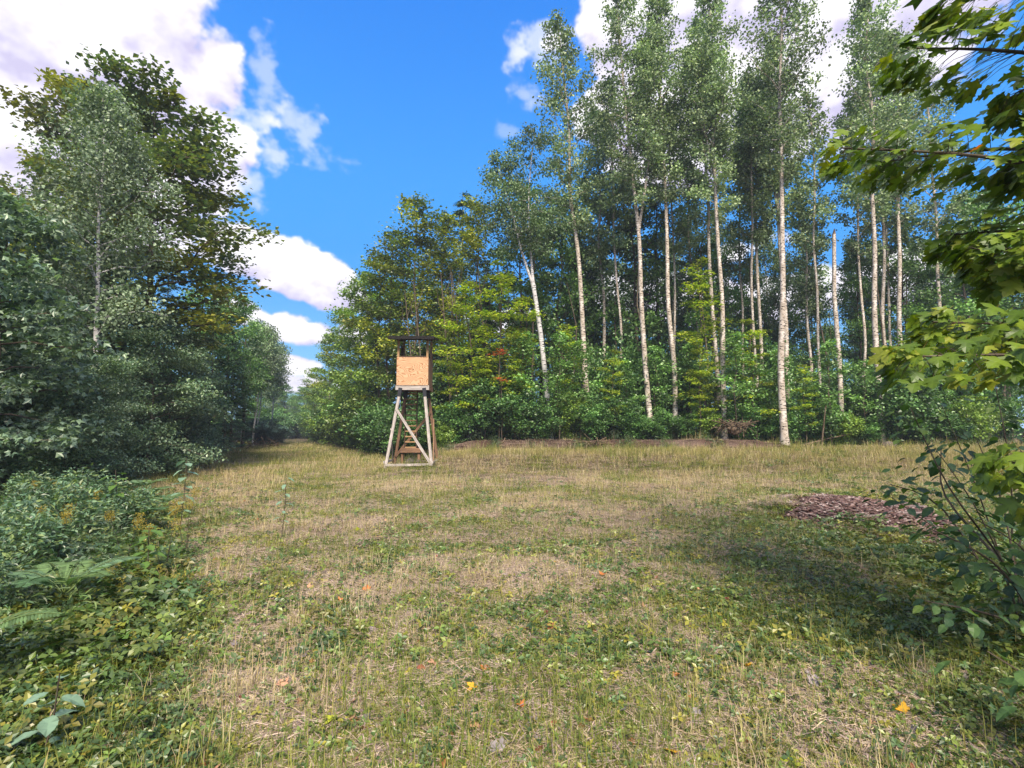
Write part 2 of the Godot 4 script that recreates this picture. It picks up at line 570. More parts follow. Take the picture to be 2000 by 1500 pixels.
func tuft(seed_: int, count: int, hgt: float, wid: float, w: float, lean: float) -> ArrayMesh:
	var r := RandomNumberGenerator.new()
	r.seed = seed_
	var b := MB.new()
	for i in count:
		var a := r.randf() * TAU
		var d := Vector3(cos(a), 0, sin(a))
		var o := d * wid * sqrt(r.randf())
		a += (r.randf() - 0.5) * 2.0
		var g := 0.7 + 0.3 * r.randf()
		var hb := hgt * (0.45 + 0.75 * r.randf())
		blade(b, o + Vector3(0, -0.01, 0), Vector3(cos(a), 0, sin(a)), hb, w * (0.6 + 0.7 * r.randf()), hb * lean * (0.3 + r.randf()), Color(g, g * (0.94 + 0.06 * r.randf()), g * (0.86 + 0.14 * r.randf())))
	return b.mesh()

func thatch(seed_: int, count: int, wid: float) -> ArrayMesh: # straw lying on the ground
	var r := RandomNumberGenerator.new()
	r.seed = seed_
	var b := MB.new()
	for i in count:
		var a := r.randf() * TAU
		var d := Vector3(cos(a), (r.randf() - 0.35) * 0.22, sin(a)).normalized()
		var o := Vector3(r.randf() - 0.5, 0, r.randf() - 0.5) * wid * 1.4 + Vector3.UP * (0.008 + 0.03 * r.randf())
		var l := 0.06 + 0.12 * r.randf()
		var s := Vector3(-d.z, 0.15, d.x) * (0.0013 + 0.0014 * r.randf())
		var g := 0.62 + 0.38 * r.randf()
		var col := Color(g, g * (0.93 + 0.05 * r.randf()), g * (0.84 + 0.16 * r.randf()))
		var k := b.v.size()
		var m := o + d * l * 0.5 + Vector3.UP * 0.008 * r.randf()
		b.v.append_array(PackedVector3Array([o - s, o + s, m + s, m - s, o + d * l]))
		for j in 5: b.c.append(col)
		b.ix.append_array(PackedInt32Array([k, k + 1, k + 2, k, k + 2, k + 3, k + 3, k + 2, k + 4]))
	return b.mesh()

func herb(seed_: int, count: int, hgt: float, wid: float, l: float, asp: float) -> ArrayMesh: # low leafy plant
	var r := RandomNumberGenerator.new()
	r.seed = seed_
	var b := MB.new()
	for i in count:
		var a := i * 2.399 + r.randf()
		var d := Vector3(cos(a), 0, sin(a))
		var q := sqrt(r.randf())
		var o := d * wid * q * 0.9 + Vector3.UP * hgt * (0.25 + 0.75 * r.randf()) * (1.0 - 0.4 * q)
		var nr := (Vector3.UP + unit(r) * 0.6).normalized()
		var ld := (d + unit(r) * 0.6 - Vector3.UP * 0.15)
		ld = (ld - nr * ld.dot(nr)).normalized()
		var g := 0.66 + 0.34 * r.randf()
		var col := Color(g * (0.9 + 0.18 * r.randf()), g, g * 0.92)
		var z := l * (0.6 + 0.7 * r.randf())
		# an oval leaf of six points, bent along its rib
		var s := ld.cross(nr) * z * asp * 0.5
		var k := b.v.size()
		var f := nr * z * 0.06
		b.v.append_array(PackedVector3Array([o, o + ld * z * 0.3 + s + f, o + ld * z * 0.65 + s * 0.8 + f, o + ld * z - f, o + ld * z * 0.65 - s * 0.8 + f, o + ld * z * 0.3 - s + f, o + ld * z * 0.5]))
		for j in 7: b.c.append(col)
		b.ix.append_array(PackedInt32Array([k, k + 1, k + 6, k + 1, k + 2, k + 6, k + 2, k + 3, k + 6, k + 3, k + 4, k + 6, k + 4, k + 5, k + 6, k + 5, k, k + 6]))
		if i % 3 == 0:
			blade(b, Vector3(d.x * wid * 0.1, -0.01, d.z * wid * 0.1), d, maxf(o.y, 0.02), 0.003, wid * q * 0.7, col * 0.85)
	return b.mesh()

func trefoil(seed_: int, count: int, hgt: float, wid: float, l: float) -> ArrayMesh: # strawberry-like plant of three-part leaves
	var r := RandomNumberGenerator.new()
	r.seed = seed_
	var b := MB.new()
	for i in count:
		var a := i * 2.399 + r.randf()
		var d := Vector3(cos(a), 0, sin(a))
		var q := sqrt(r.randf())
		var o := d * wid * q + Vector3.UP * hgt * (0.3 + 0.7 * r.randf()) * (1.0 - 0.3 * q)
		var nr := (Vector3.UP + unit(r) * 0.7).normalized()
		var g := 0.62 + 0.38 * r.randf()
		var warm := 0.92 + 0.16 * r.randf()
		var turn := r.randf() * TAU
		for j in 3:
			var e := Vector3(cos(turn + j * 1.9), -0.1, sin(turn + j * 1.9))
			e = (e - nr * e.dot(nr)).normalized()
			var z := l * (0.7 + 0.5 * r.randf())
			if i % 4 == 0:
				b.lobed(o, e, nr, z, z * 0.8, Color(g * warm, g, g * 0.9))
			else:
				b.leaf(o, e, nr, z, z * 0.62, Color(g * warm, g, g * 0.9))
		blade(b, Vector3(d.x * wid * 0.1, -0.01, d.z * wid * 0.1), d, maxf(o.y, 0.02), 0.0025, wid * q * 0.8, Color(0.6, 0.55, 0.45))
	return b.mesh()

const MAPLE_HALF := [Vector2(0.1, 0.0), Vector2(0.24, -0.06), Vector2(0.40, 0.02), Vector2(0.33, 0.12), Vector2(0.36, 0.2), Vector2(0.5, 0.3), Vector2(0.64, 0.52), Vector2(0.5, 0.5), Vector2(0.42, 0.57), Vector2(0.2, 0.47), Vector2(0.23, 0.66), Vector2(0.34, 0.78), Vector2(0.18, 0.78), Vector2(0.12, 0.9)]
const OVAL_HALF := [Vector2(0.08, 0.02), Vector2(0.2, 0.12), Vector2(0.19, 0.15), Vector2(0.27, 0.27), Vector2(0.255, 0.3), Vector2(0.3, 0.43), Vector2(0.28, 0.46), Vector2(0.28, 0.6), Vector2(0.25, 0.62), Vector2(0.2, 0.77), Vector2(0.17, 0.78), Vector2(0.08, 0.92)]

func leaf_mesh(half: Array, cup: float, arch: float, twist: float, col := Color.WHITE, stalk := true) -> ArrayMesh: # one leaf of unit length, lying along +z, top up
	var b := MB.new()
	var pts := [Vector2(0, 0.0)]
	for p in half: pts.append(p)
	pts.append(Vector2(0, 1.0))
	for i in half.size():
		var p: Vector2 = half[half.size() - 1 - i]
		pts.append(Vector2(-p.x, p.y))
	var lift := func(p: Vector2) -> Vector3: return Vector3(p.x, absf(p.x) * cup - p.y * p.y * arch + p.x * p.y * twist + 0.02 * sin(p.x * 23.0 + p.y * 17.0), p.y)
	var ctr := [Vector2(0, 0.12), Vector2(0, 0.36), Vector2(0, 0.62)]
	for c in ctr:
		b.v.append(lift.call(c))
		b.c.append(Color(col.r * 1.0, col.g, col.b))
	for p in pts:
		b.v.append(lift.call(p))
		var g := 0.92 + 0.08 * sin(p.x * 31.0 + p.y * 11.0)
		b.c.append(Color(col.r * g, col.g * g, col.b * g))
	var n := pts.size()
	for i in n:
		var p: Vector2 = pts[i]
		var q: Vector2 = pts[(i + 1) % n]
		var m := (p.y + q.y) * 0.5
		var c := 0 if m < 0.2 else (1 if m < 0.56 else 2)
		b.ix.append_array(PackedInt32Array([c, 3 + i, 3 + (i + 1) % n]))
	# slivers that join the three centres along the rib
	for i in n:
		var p: Vector2 = pts[i]
		for t in [[0.2, 0, 1], [0.56, 1, 2]]:
			var q: Vector2 = pts[(i + 1) % n]
			var q0: Vector2 = pts[(i - 1 + n) % n]
			var after: float = (p.y + q.y) * 0.5
			var before: float = (p.y + q0.y) * 0.5
			if (before < t[0]) != (after < t[0]):
				b.ix.append_array(PackedInt32Array([t[1], 3 + i, t[2]]))
	if stalk:
		var k := b.v.size()
		b.v.append_array(PackedVector3Array([Vector3(-0.012, 0, 0.02), Vector3(0.012, 0, 0.02), Vector3(0.008, 0.1, -0.42), Vector3(-0.008, 0.1, -0.42)]))
		for i in 4: b.c.append(Color(col.r, col.g * 0.7, col.b * 0.7))
		b.ix.append_array(PackedInt32Array([k, k + 1, k + 2, k, k + 2, k + 3]))
	return b.mesh()

func frond_mesh(seed_: int, l: float) -> ArrayMesh: # a fern frond that arches along +z
	var r := RandomNumberGenerator.new()
	r.seed = seed_
	var b := MB.new()
	var pts := PackedVector3Array()
	var rad := PackedFloat32Array()
	for i in 9:
		var t := i / 8.0
		pts.append(Vector3(0, l * (0.95 * t - 0.62 * t * t), l * (0.75 * t + 0.1 * t * t)))
		rad.append(0.004 * (1.0 - t) + 0.001)
	b.tube(pts, rad, 4, Color(0.8, 0.75, 0.6))
	for i in 24:
		var t := 0.2 + 0.8 * i / 24.0
		var o := at_path(pts, t)
		var f := (at_path(pts, minf(t + 0.05, 1.0)) - at_path(pts, t - 0.05)).normalized()
		var len_ := l * 0.34 * pow(sin(PI * clampf((t - 0.1) * 1.0, 0.02, 0.98)), 0.7) * (1.15 - t * 0.75)
		for sd in [-1.0, 1.0]:
			var d: Vector3 = (Vector3(sd, -0.12, 0) + f * 0.35).normalized()
			var nr: Vector3 = f.cross(d) * sd * -1.0
			var g := 0.72 + 0.28 * r.randf()
			b.leaf(o, d, nr, len_, l * 0.034, Color(g, g, g))
			for j in 4: # the pinna's teeth
				var u := (j + 0.6) / 5.0
				b.leaf(o + d * len_ * u, (f + d * 0.5).normalized(), nr, l * 0.028 * (1.2 - u), l * 0.016, Color(g, g, g))
				b.leaf(o + d * len_ * u, (d * 0.5 - f).normalized(), nr, l * 0.028 * (1.2 - u), l * 0.016, Color(g, g, g))
	b.n.clear()
	b.uv.clear()
	return b.mesh()

func rod(pts: PackedVector3Array, r0: float, r1: float, sides := 5, col := Color.WHITE) -> ArrayMesh:
	var b := MB.new()
	var rad := PackedFloat32Array()
	for i in pts.size(): rad.append(lerpf(r0, r1, float(i) / (pts.size() - 1)))
	b.tube(pts, rad, sides, col)
	return b.mesh()

func leafbasis(d: Vector3, nr: Vector3, size: float) -> Basis:
	var z := d.normalized()
	var y := (nr - z * nr.dot(z)).normalized()
	return Basis(y.cross(z) * size, y * size, z * size)

func board(a: Vector3, b_: Vector3, w: float, h: float, up := Vector3.UP) -> ArrayMesh:
	var b := MB.new()
	b.beam(a, b_, w, h, up)
	return b.mesh()

func rock(seed_: int, size: Vector3) -> ArrayMesh:
	var f := FastNoiseLite.new()
	f.seed = seed_
	f.frequency = 0.9
	var s := SphereMesh.new()
	s.radius = 0.5
	s.height = 1.0
	s.radial_segments = 18
	s.rings = 10
	var a := s.get_mesh_arrays()
	var v: PackedVector3Array = a[Mesh.ARRAY_VERTEX]
	for i in v.size():
		v[i] = v[i] * (1.0 + 0.35 * f.get_noise_3dv(v[i] * 2.4) + 0.1 * f.get_noise_3dv(v[i] * 8.0)) * size
	var st := SurfaceTool.new()
	a[Mesh.ARRAY_VERTEX] = v
	var m := ArrayMesh.new()
	m.add_surface_from_arrays(Mesh.PRIMITIVE_TRIANGLES, a)
	st.create_from(m, 0)
	st.generate_normals()
	return st.commit()

# ================================================================ the scene
func _ready() -> void:
	# camera
	var cam := Camera3D.new()
	cam.name = "camera"
	cam.fov = 73.74
	cam.near = 0.05
	cam.far = 2000.0
	cam.position = Vector3(0, EYE, 0)
	cam.rotation.x = atan(0.088)
	add_child(cam)
	n1.seed = 3
	n1.frequency = 0.05
	n1.fractal_octaves = 3
	n2.seed = 8
	n2.frequency = 0.02
	n2.fractal_octaves = 3
	# sky, exposure
	var env := Environment.new()
	env.background_mode = Environment.BG_SKY
	env.tonemap_mode = Environment.TONE_MAPPER_LINEAR
	env.tonemap_exposure = 2.3
	env.fog_enabled = true
	env.fog_density = 0.0008
	env.fog_light_color = Color(0.86, 0.9, 1.0)
	env.sdfgi_enabled = true
	env.ssao_enabled = true
	env.ssil_enabled = true
	var skym := PanoramaSkyMaterial.new()
	skym.panorama = sky_texture()
	env.background_energy_multiplier = 0.9
	env.sky = Sky.new()
	env.sky.sky_material = skym
	var we := WorldEnvironment.new()
	we.name = "environment"
	we.environment = env
	add_child(we)
	# sun, high behind the camera, through thin cloud
	var sun := DirectionalLight3D.new()
	sun.name = "sun"
	sun.light_energy = 1.3
	sun.light_color = Color(1.0, 0.95, 0.86)
	sun.light_angular_distance = 18.0
	sun.shadow_enabled = true
	add_child(sun)
	sun.look_at_from_position(Vector3(0.1, 0.72, 0.66) * 50.0, Vector3.ZERO)

	make_materials()
	build_ground()
	build_tower()
	build_aspens()
	build_right_woods()
	build_left_woods()
	build_far_trees()
	build_shrubs()
	build_bank()
	build_near_maple()
	build_near_shrub()
	build_left_plants()
	build_mulch()
	build_grass()
	build_fallen_leaves()

func make_materials() -> void:
	mats.birch = tex_mat("birch bark", bark_image(0), Color(0.9, 0.9, 0.92), 0.8, Vector3.ONE, 0.6)
	mats.aspen = tex_mat("aspen bark", bark_image(1), Color(0.92, 0.9, 0.9), 0.85, Vector3.ONE, 1.0)
	mats.bark = tex_mat("grey bark", bark_image(2), Color.WHITE, 0.95, Vector3.ONE, 2.0)
	mats.pale_bark = tex_mat("pale grey bark", bark_image(2), Color(1, 1, 1), 0.95, Vector3.ONE, 1.0)
	mats.leaf = leaf_mat("broad leaves", 0.42, Color(0.8, 0.86, 0.55), 0.6)
	mats.aspen_leaf = leaf_mat("aspen leaves", 0.5, Color(0.72, 0.78, 0.55), 0.5)
	mats.needle = leaf_mat("needles", 0.6, Color(0.35, 0.38, 0.25), 0.35)
	mats.grass = leaf_mat("grass blades", 0.7, Color(0.6, 0.6, 0.42), 0.25)
	mats.straw = leaf_mat("straw", 0.8, Color(0.4, 0.38, 0.3), 0.2)
	var grain := grain_image(0)
	mats.grey_wood = tex_mat("weathered timber", grain, s8(196, 190, 188), 0.85, Vector3(1.0, 2.0, 1), 0.4)
	mats.brown_wood = tex_mat("brown timber", grain, s8(146, 116, 94), 0.85, Vector3(1.0, 2.0, 1), 0.4)
	mats.new_wood = tex_mat("yellow timber", grain, s8(188, 154, 116), 0.8, Vector3(1.0, 2.0, 1), 0.3)
	mats.dark_wood = tex_mat("dark timber", grain, s8(96, 78, 66), 0.85, Vector3(1.0, 2.0, 1), 0.4)
	mats.slab = tex_mat("dirty grey timber", grain, s8(158, 142, 138), 0.9, Vector3(1.0, 2.0, 1), 0.6)
	mats.black = tex_mat("tar paper", grain, s8(44, 42, 42), 0.9, Vector3(2, 2, 1), 0.3)
	mats.steel = StandardMaterial3D.new()
	mats.steel.albedo_color = s8(30, 30, 38)
	mats.steel.roughness = 0.5
	mats.steel.metallic = 0.3
	mats.ply = tex_mat("plywood", grain_image(1), Color(0.86, 0.85, 0.88), 0.75)
	mats.stone = tex_mat("stone", speckle_image(5), s8(190, 176, 166), 0.9, Vector3.ONE, 2.0)
	mats.dead = tex_mat("dead wood", bark_image(2), Color(1.0, 0.96, 0.92), 0.95, Vector3(1, 1, 1), 0.8)

func build_ground() -> void:
	var xs := PackedFloat32Array([0.0])
	while xs[xs.size() - 1] < 600.0:
		xs.append(xs[xs.size() - 1] + 0.16 + 0.04 * maxf(0.0, xs[xs.size() - 1] - 3.0))
	var all := PackedFloat32Array()
	for i in range(xs.size() - 1, 0, -1): all.append(-xs[i])
	all.append_array(xs)
	var ds := PackedFloat32Array([-120.0, -60.0, -30.0, -15.0, -8.0, -4.0, -2.0, -1.0])
	var d := 0.0
	while d < 800.0:
		ds.append(d)
		d += 0.2 if d < 30.0 else 0.2 + 0.05 * (d - 30.0)
	var b := MB.new()
	for z in ds:
		for x in all:
			b.v.append(Vector3(x, height(x, z), -z))
			b.uv.append(Vector2(x, z))
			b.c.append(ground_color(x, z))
	var w := all.size()
	for j in ds.size() - 1:
		for i in w - 1:
			var k := j * w + i
			b.ix.append_array(PackedInt32Array([k, k + w, k + 1, k + 1, k + w, k + w + 1]))
	var st := SurfaceTool.new()
	st.create_from(b.mesh(), 0)
	st.generate_normals()
	var m := StandardMaterial3D.new()
	m.resource_name = "dry ground"
	m.vertex_color_use_as_albedo = true
	m.vertex_color_is_srgb = true
	m.roughness = 1.0
	m.metallic_specular = 0.1
	var sp := speckle_image(9)
	var lift := sp.duplicate()
	lift.adjust_bcs(1.0, 0.75, 1.0)
	m.albedo_texture = ImageTexture.create_from_image(lift)
	m.albedo_color = Color(1.25, 1.25, 1.25)
	m.uv1_scale = Vector3(0.9, 0.9, 1)
	m.heightmap_enabled = true
	m.heightmap_scale = 3.0
	m.heightmap_texture = ImageTexture.create_from_image(sp)
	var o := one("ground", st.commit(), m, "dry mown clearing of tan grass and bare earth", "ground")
	o.set_meta("kind", "structure")

# ---------------------------------------------------------------- the hunting blind
func build_tower() -> void:
	var t := thing("hunting_blind", "tall wooden hunting blind on splayed legs with plywood front and black roof", "hunting blind", Vector3(-4.07, height(-4.07, 20.6) - 0.03, -20.4))
	t.rotation.y = deg_to_rad(1.5)
	var v := func(x: float, y: float, z: float) -> Vector3: return Vector3(x, y, z)
	var lt := [v.call(-0.38, 3.12, 0.0), v.call(0.56, 3.12, 0.0), v.call(-0.36, 3.12, -1.15), v.call(0.55, 3.12, -1.15)]
	var lb := [v.call(-0.88, -0.02, 0.18), v.call(0.92, -0.02, 0.12), v.call(-0.86, -0.02, -1.45), v.call(0.98, -0.02, -1.45)]
	for i in 4:
		part(t, "leg", board(lb[i], lt[i], 0.115, 0.1, Vector3(0, 0, 1)), mats.grey_wood if i < 2 else mats.brown_wood, "weathered grey front leg" if i < 2 else "brown back leg")
		var dir: Vector3 = (lb[i] - lt[i]).normalized()
		part(t, "leg_bracket", board(lt[i] + dir * 0.32 , lt[i] - dir * 0.02, 0.15, 0.135, Vector3(0, 0, 1)), mats.steel)
	var on := func(i: int, y: float, dz: float) -> Vector3:
		var f: float = (y - lb[i].y) / (lt[i].y - lb[i].y)
		return lb[i].lerp(lt[i], f) + Vector3(0, 0, dz)
	part(t, "brace", board(on.call(0, 2.3, 0.08), on.call(1, 0.12, 0.08), 0.1, 0.04, Vector3(0, 0, 1)), mats.grey_wood, "grey diagonal front brace")
	part(t, "brace", board(on.call(3, 2.2, 0.08), on.call(2, 0.35, 0.08), 0.1, 0.04, Vector3(0, 0, 1)), mats.brown_wood, "brown diagonal back brace")
	part(t, "brace", board(on.call(0, 1.5, 0.0) + Vector3(-0.075, 0, 0), on.call(2, 0.1, 0.0) + Vector3(-0.075, 0, 0), 0.04, 0.09, Vector3(0, 1, 0)), mats.grey_wood)
	part(t, "brace", board(on.call(1, 0.2, 0.0) + Vector3(0.08, 0, 0), on.call(3, 1.9, 0.0) + Vector3(0.08, 0, 0), 0.04, 0.09, Vector3(0, 1, 0)), mats.brown_wood)
	part(t, "base_rail", board(on.call(0, 0.1, 0.075) + Vector3(-0.02, 0, 0), on.call(1, 0.12, 0.075) + Vector3(0.06, 0, 0), 0.09, 0.04, Vector3(0, 0, 1)), mats.grey_wood)
	part(t, "base_rail", board(on.call(0, 0.22, 0.1) + Vector3(-0.085, 0, 0), on.call(2, 0.2, -0.1) + Vector3(-0.085, 0, 0), 0.04, 0.09), mats.grey_wood)
	part(t, "base_rail", board(on.call(1, 0.22, 0.25) + Vector3(0.09, 0, 0), on.call(3, 0.2, -0.1) + Vector3(0.09, 0, 0), 0.04, 0.09), mats.grey_wood)
	# platform
	part(t, "platform_beam", board(v.call(-0.575, 3.15, 0.02), v.call(0.755, 3.15, 0.02), 0.05, 0.19), mats.grey_wood)
	part(t, "platform_beam", board(v.call(-0.575, 3.15, -1.2), v.call(0.755, 3.15, -1.2), 0.05, 0.19), mats.brown_wood)
	for x in [-0.55, 0.09, 0.73]:
		part(t, "joist", board(v.call(x, 3.15, -0.008), v.call(x, 3.15, -1.172), 0.05, 0.185), mats.brown_wood)
	for k in 8:
		var z := -0.04 - k * 0.148
		part(t, "floor_board", board(v.call(-0.57, 3.26, z), v.call(0.75, 3.26, z), 0.14, 0.03), mats.brown_wood)
	# posts and walls
	for q in [[-0.49, 0.0], [0.67, 0.0], [-0.49, -1.14], [0.67, -1.14]]:
		part(t, "post", board(v.call(q[0], 3.277, q[1]), v.call(q[0], 5.04 - q[1] * 0.13, q[1]), 0.085, 0.085, Vector3(0, 0, 1)), mats.new_wood)
	var pl := MB.new()
	pl.v = PackedVector3Array()
	var x0 := -0.535
	var x1 := 0.715
	var y0 := 3.245
	var y1 := 4.37
	var zf := 0.066
	var zb := 0.048
	var cs := [Vector3(x0, y0, zf), Vector3(x1, y0, zf), Vector3(x1, y1, zf), Vector3(x0, y1, zf), Vector3(x0, y0, zb), Vector3(x1, y0, zb), Vector3(x1, y1, zb), Vector3(x0, y1, zb)]
	var us := [Vector2(0, 1), Vector2(1, 1), Vector2(1, 0), Vector2(0, 0)]
	for f in [[0, 1, 2, 3], [5, 4, 7, 6], [4, 0, 3, 7], [1, 5, 6, 2], [3, 2, 6, 7], [4, 5, 1, 0]]:
		var k := pl.v.size()
		for j in 4:
			pl.v.append(cs[f[j]])
			pl.uv.append(us[j] if f[0] == 0 or f[0] == 5 else us[j] * 0.05)
		pl.ix.append_array(PackedInt32Array([k, k + 2, k + 1, k, k + 3, k + 2]))
	part(t, "front_panel", pl.mesh(), mats.ply, "new plywood sheet with swirling grain and a knot")
	for sx in [-0.546, 0.726]:
		part(t, "side_panel", board(v.call(sx, 3.25, -0.57), v.call(sx, 4.35, -0.57), 0.018, 1.2, Vector3(0, 0, 1)), mats.brown_wood)
	part(t, "side_shutter", board(v.call(-0.52, 4.37, -0.88), v.call(-0.52, 5.0, -0.88), 0.018, 0.42, Vector3(0, 0, 1)), mats.dark_wood, "dark board closing the back of the side window")
	part(t, "back_panel", board(v.call(-0.535, 3.8, -1.195), v.call(-0.2, 3.8, -1.195), 1.1, 0.018, Vector3(0, 0, 1)), mats.brown_wood)
	part(t, "window_rail", board(v.call(-0.45, 4.40, 0.0), v.call(0.63, 4.40, 0.0), 0.085, 0.05), mats.dark_wood)
	part(t, "window_rail", board(v.call(-0.45, 4.40, -1.14), v.call(0.63, 4.40, -1.14), 0.05, 0.085), mats.dark_wood)
	for sx in [-0.49, 0.67]:
		part(t, "roof_beam", board(v.call(sx, 5.045, 0.3), v.call(sx, 5.275, -1.4), 0.04, 0.07), mats.dark_wood)
	part(t, "roof", board(v.call(-0.81, 5.24, -0.55), v.call(0.97, 5.24, -0.55), 1.95, 0.06, Vector3(0, 1, 0.12)), mats.black, "flat black roof with an overhang")
	part(t, "roof_edge", board(v.call(-0.83, 5.10, 0.44), v.call(0.99, 5.10, 0.44), 0.025, 0.13), mats.black)
	# ladder
	var lad := Node3D.new()
	lad.name = "ladder"
	t.add_child(lad)
	for sx in [-0.40, 0.09]:
		part(lad, "rail", board(v.call(sx, 0.62, -1.26), v.call(sx, 3.16, -1.24), 0.045, 0.08, Vector3(0, 0, 1)), mats.dark_wood)
	for k in 11:
		part(lad, "rung", board(v.call(-0.38, 0.74 + k * 0.225, -1.24), v.call(0.07, 0.74 + k * 0.225, -1.24), 0.085, 0.05), mats.new_wood)
	# the step under it
	var s := thing("wooden_step", "low wooden step of a brown beam on stones under the blind's ladder", "step", Vector3(-4.2, height(-4.2, 21.4), -21.5))
	part(s, "tread", board(Vector3(-0.42, 0.56, 0), Vector3(0.42, 0.56, 0), 0.34, 0.19), mats.brown_wood)
	part(s, "support", board(Vector3(-0.36, -0.02, 0), Vector3(-0.36, 0.462, 0), 0.09, 0.2, Vector3(0, 0, 1)), mats.brown_wood)
	part(s, "support", board(Vector3(0.34, -0.02, 0), Vector3(0.34, 0.462, 0), 0.12, 0.2, Vector3(0, 0, 1)), mats.brown_wood)
	for k in 2:
		var st := one("stone", rock(40 + k, Vector3(0.42 - k * 0.12, 0.34 - k * 0.1, 0.3)), mats.stone, ["larger pale stone beneath the wooden step", "smaller pale stone beside the larger one beneath the wooden step"][k], "stone", Vector3(-4.24 + k * 0.36, height(-4.4, 21.3) + 0.1, -21.42))
		st.rotation.y = k * 1.3

# ---------------------------------------------------------------- the tall aspens at the edge
const ASPEN := [[102, 122, 90], [118, 138, 102], [138, 156, 114], [110, 130, 96], [152, 168, 122]]
func pal(a: Array, k := 1.0) -> Array:
	var out := []
	for c in a: out.append(s8(c[0] * k, c[1] * k, c[2] * k))
	return out

func build_aspens() -> void:
	var g := "tall aspens along the right edge of the clearing"
	# base x, distance, lean of the top, height, radius, crown base, crown reach, label
	var rows := [
		[4.25, 28.0, -1.6, 24.4, 0.21, 0.55, 2.1, "leftmost tall aspen, its bare trunk leaning left behind the white birch"],
		[7.35, 27.0, -1.4, 25.4, 0.19, 0.56, 2.1, "tall forked aspen right of the leftmost aspen, with a side limb below its crown"],
		[8.7, 27.5, -0.3, 25.2, 0.18, 0.58, 1.9, "straight tall aspen between the forked aspen and the close aspen pair"],
		[10.95, 26.5, 0.1, 24.8, 0.17, 0.56, 2.1, "front aspen of the close pair above the yellow-green sapling"],
		[11.75, 29.0, -0.5, 25.2, 0.17, 0.55, 2.0, "rear aspen of the close pair above the yellow-green sapling"],
		[13.45, 25.4, 1.0, 25.6, 0.215, 0.6, 2.5, "thickest pale aspen trunk, its crown reaching past the top of the photo"],
		[15.6, 29.0, 0.2, 24.0, 0.19, 0.6, 1.8, "tan aspen trunk just right of the thickest aspen"],
		[15.1, 30.5, -0.3, 23.0, 0.15, 0.6, 1.7, "thin aspen trunk just left of the thickest aspen"],
		[19.05, 26.5, 0.6, 24.4, 0.2, 0.6, 2.3, "pale aspen right of the broken snag, standing at the grass"],
		[21.9, 30.0, 0.9, 25.6, 0.16, 0.58, 2.0, "slanting aspen trunk joined to the pale one right of the snag"],
		[22.2, 29.0, 0.9, 24.6, 0.19, 0.6, 2.3, "rightmost tan aspen trunk next to the near maple boughs"],
		[25.4, 30.0, 0.4, 23.5, 0.16, 0.5, 2.3, "aspen mostly hidden behind the near maple boughs"],
		[5.75, 31.5, -0.3, 21.0, 0.15, 0.55, 1.9, "aspen behind the leftmost one, with a brown trunk part hidden by leaves"],
		[14.7, 32.0, 0.0, 19.5, 0.1, 0.6, 1.4, "slender aspen pole midway between the close pair and the thickest aspen"],
		[18.3, 31.0, -0.2, 16.5, 0.13, 0.55, 1.5, "crooked slender aspen left of the broken snag"],
		[9.7, 30.5, 0.3, 21.0, 0.1, 0.6, 1.5, "slim aspen pole between the straight aspen and the close pair"],
		[16.9, 28.2, 0.4, 20.0, 0.1, 0.62, 1.5, "slim pale aspen pole right of the tan trunk by the thickest aspen"],
		[20.4, 29.5, 0.2, 20.5, 0.11, 0.6, 1.6, "slim aspen pole between the snag and the pale aspen at the grass"],
		[23.6, 31.5, 0.4, 20.5, 0.12, 0.58, 1.8, "slim aspen pole between the two rightmost aspens"],
		[13.9, 29.0, 0.3, 22.0, 0.11, 0.6, 1.6, "slim aspen pole close behind the thickest aspen"],
		[6.4, 29.5, -0.6, 21.5, 0.1, 0.6, 1.5, "slim aspen pole left of the forked aspen"],
		[12.6, 34.0, -0.5, 20.0, 0.12, 0.6, 1.6, "far slender aspen seen left of the close pair"],
	]
	for i in rows.size():
		var q: Array = rows[i]
		var rng := RandomNumberGenerator.new()
		rng.seed = 100 + i
		var pts := PackedVector3Array()
		for k in 8:
			var t := k / 7.0
			pts.append(Vector3(q[2] * (t * 0.85 + 0.15 * t * t) + (rng.randf() - 0.5) * 0.25 * minf(1, k), q[3] * t - (0.2 if k == 0 else 0.0), (rng.randf() - 0.5) * 0.4 * minf(1, k)))
		var stems := [[pts, q[4] * 0.86, 0.04, q[5] - 0.08]]
		if i == 1: # the fork
			stems.append([PackedVector3Array([pts[3].lerp(pts[4], 0.1), pts[4] + Vector3(0.75, -0.3, 0.2), pts[5] + Vector3(1.25, -0.4, 0.3), pts[6] + Vector3(1.4, 0.3, 0.2)]), 0.085, 0.015, 0.3])
		if i == 3 or i == 6:
			stems.append([PackedVector3Array([pts[4], pts[5] + Vector3(-0.6, -0.5, 0.2), pts[6] + Vector3(-0.9, 0.0, 0.3)]), 0.07, 0.015, 0.2])
		var thin: bool = q[4] < 0.14
		var gr := grow({"seed": 200 + i, "h": q[3], "stems": stems, "nb": 20 if thin else 34, "spread": q[6] * 1.2, "up": 0.7, "sag": 0.1, "k": 4, "m": 74, "ls": 0.14, "asp": 0.85, "flat": 0.85, "tilt": 1.5, "droop": 0.6, "puff": 0.46, "shape": "column", "pal": pal(ASPEN, 0.96 + 0.1 * rng.randf())})
		plant_tree("aspen_tree", gr, mats.aspen, mats.aspen_leaf, q[7], q[0], q[1], 0.0, Vector3.ONE, g)
	# thinner aspens farther back
	var back := []
	for i in 3:
		back.append(grow({"seed": 260 + i, "h": 19.0, "r0": 0.12, "base": 0.32, "nb": 30, "spread": 2.3, "up": 0.6, "sag": 0.1, "k": 4, "m": 74, "ls": 0.17, "asp": 0.85, "flat": 0.85, "tilt": 1.5, "droop": 0.6, "puff": 0.6, "shape": "column", "pal": pal(ASPEN, 1.04), "wob": 0.015}))
	var far := RandomNumberGenerator.new()
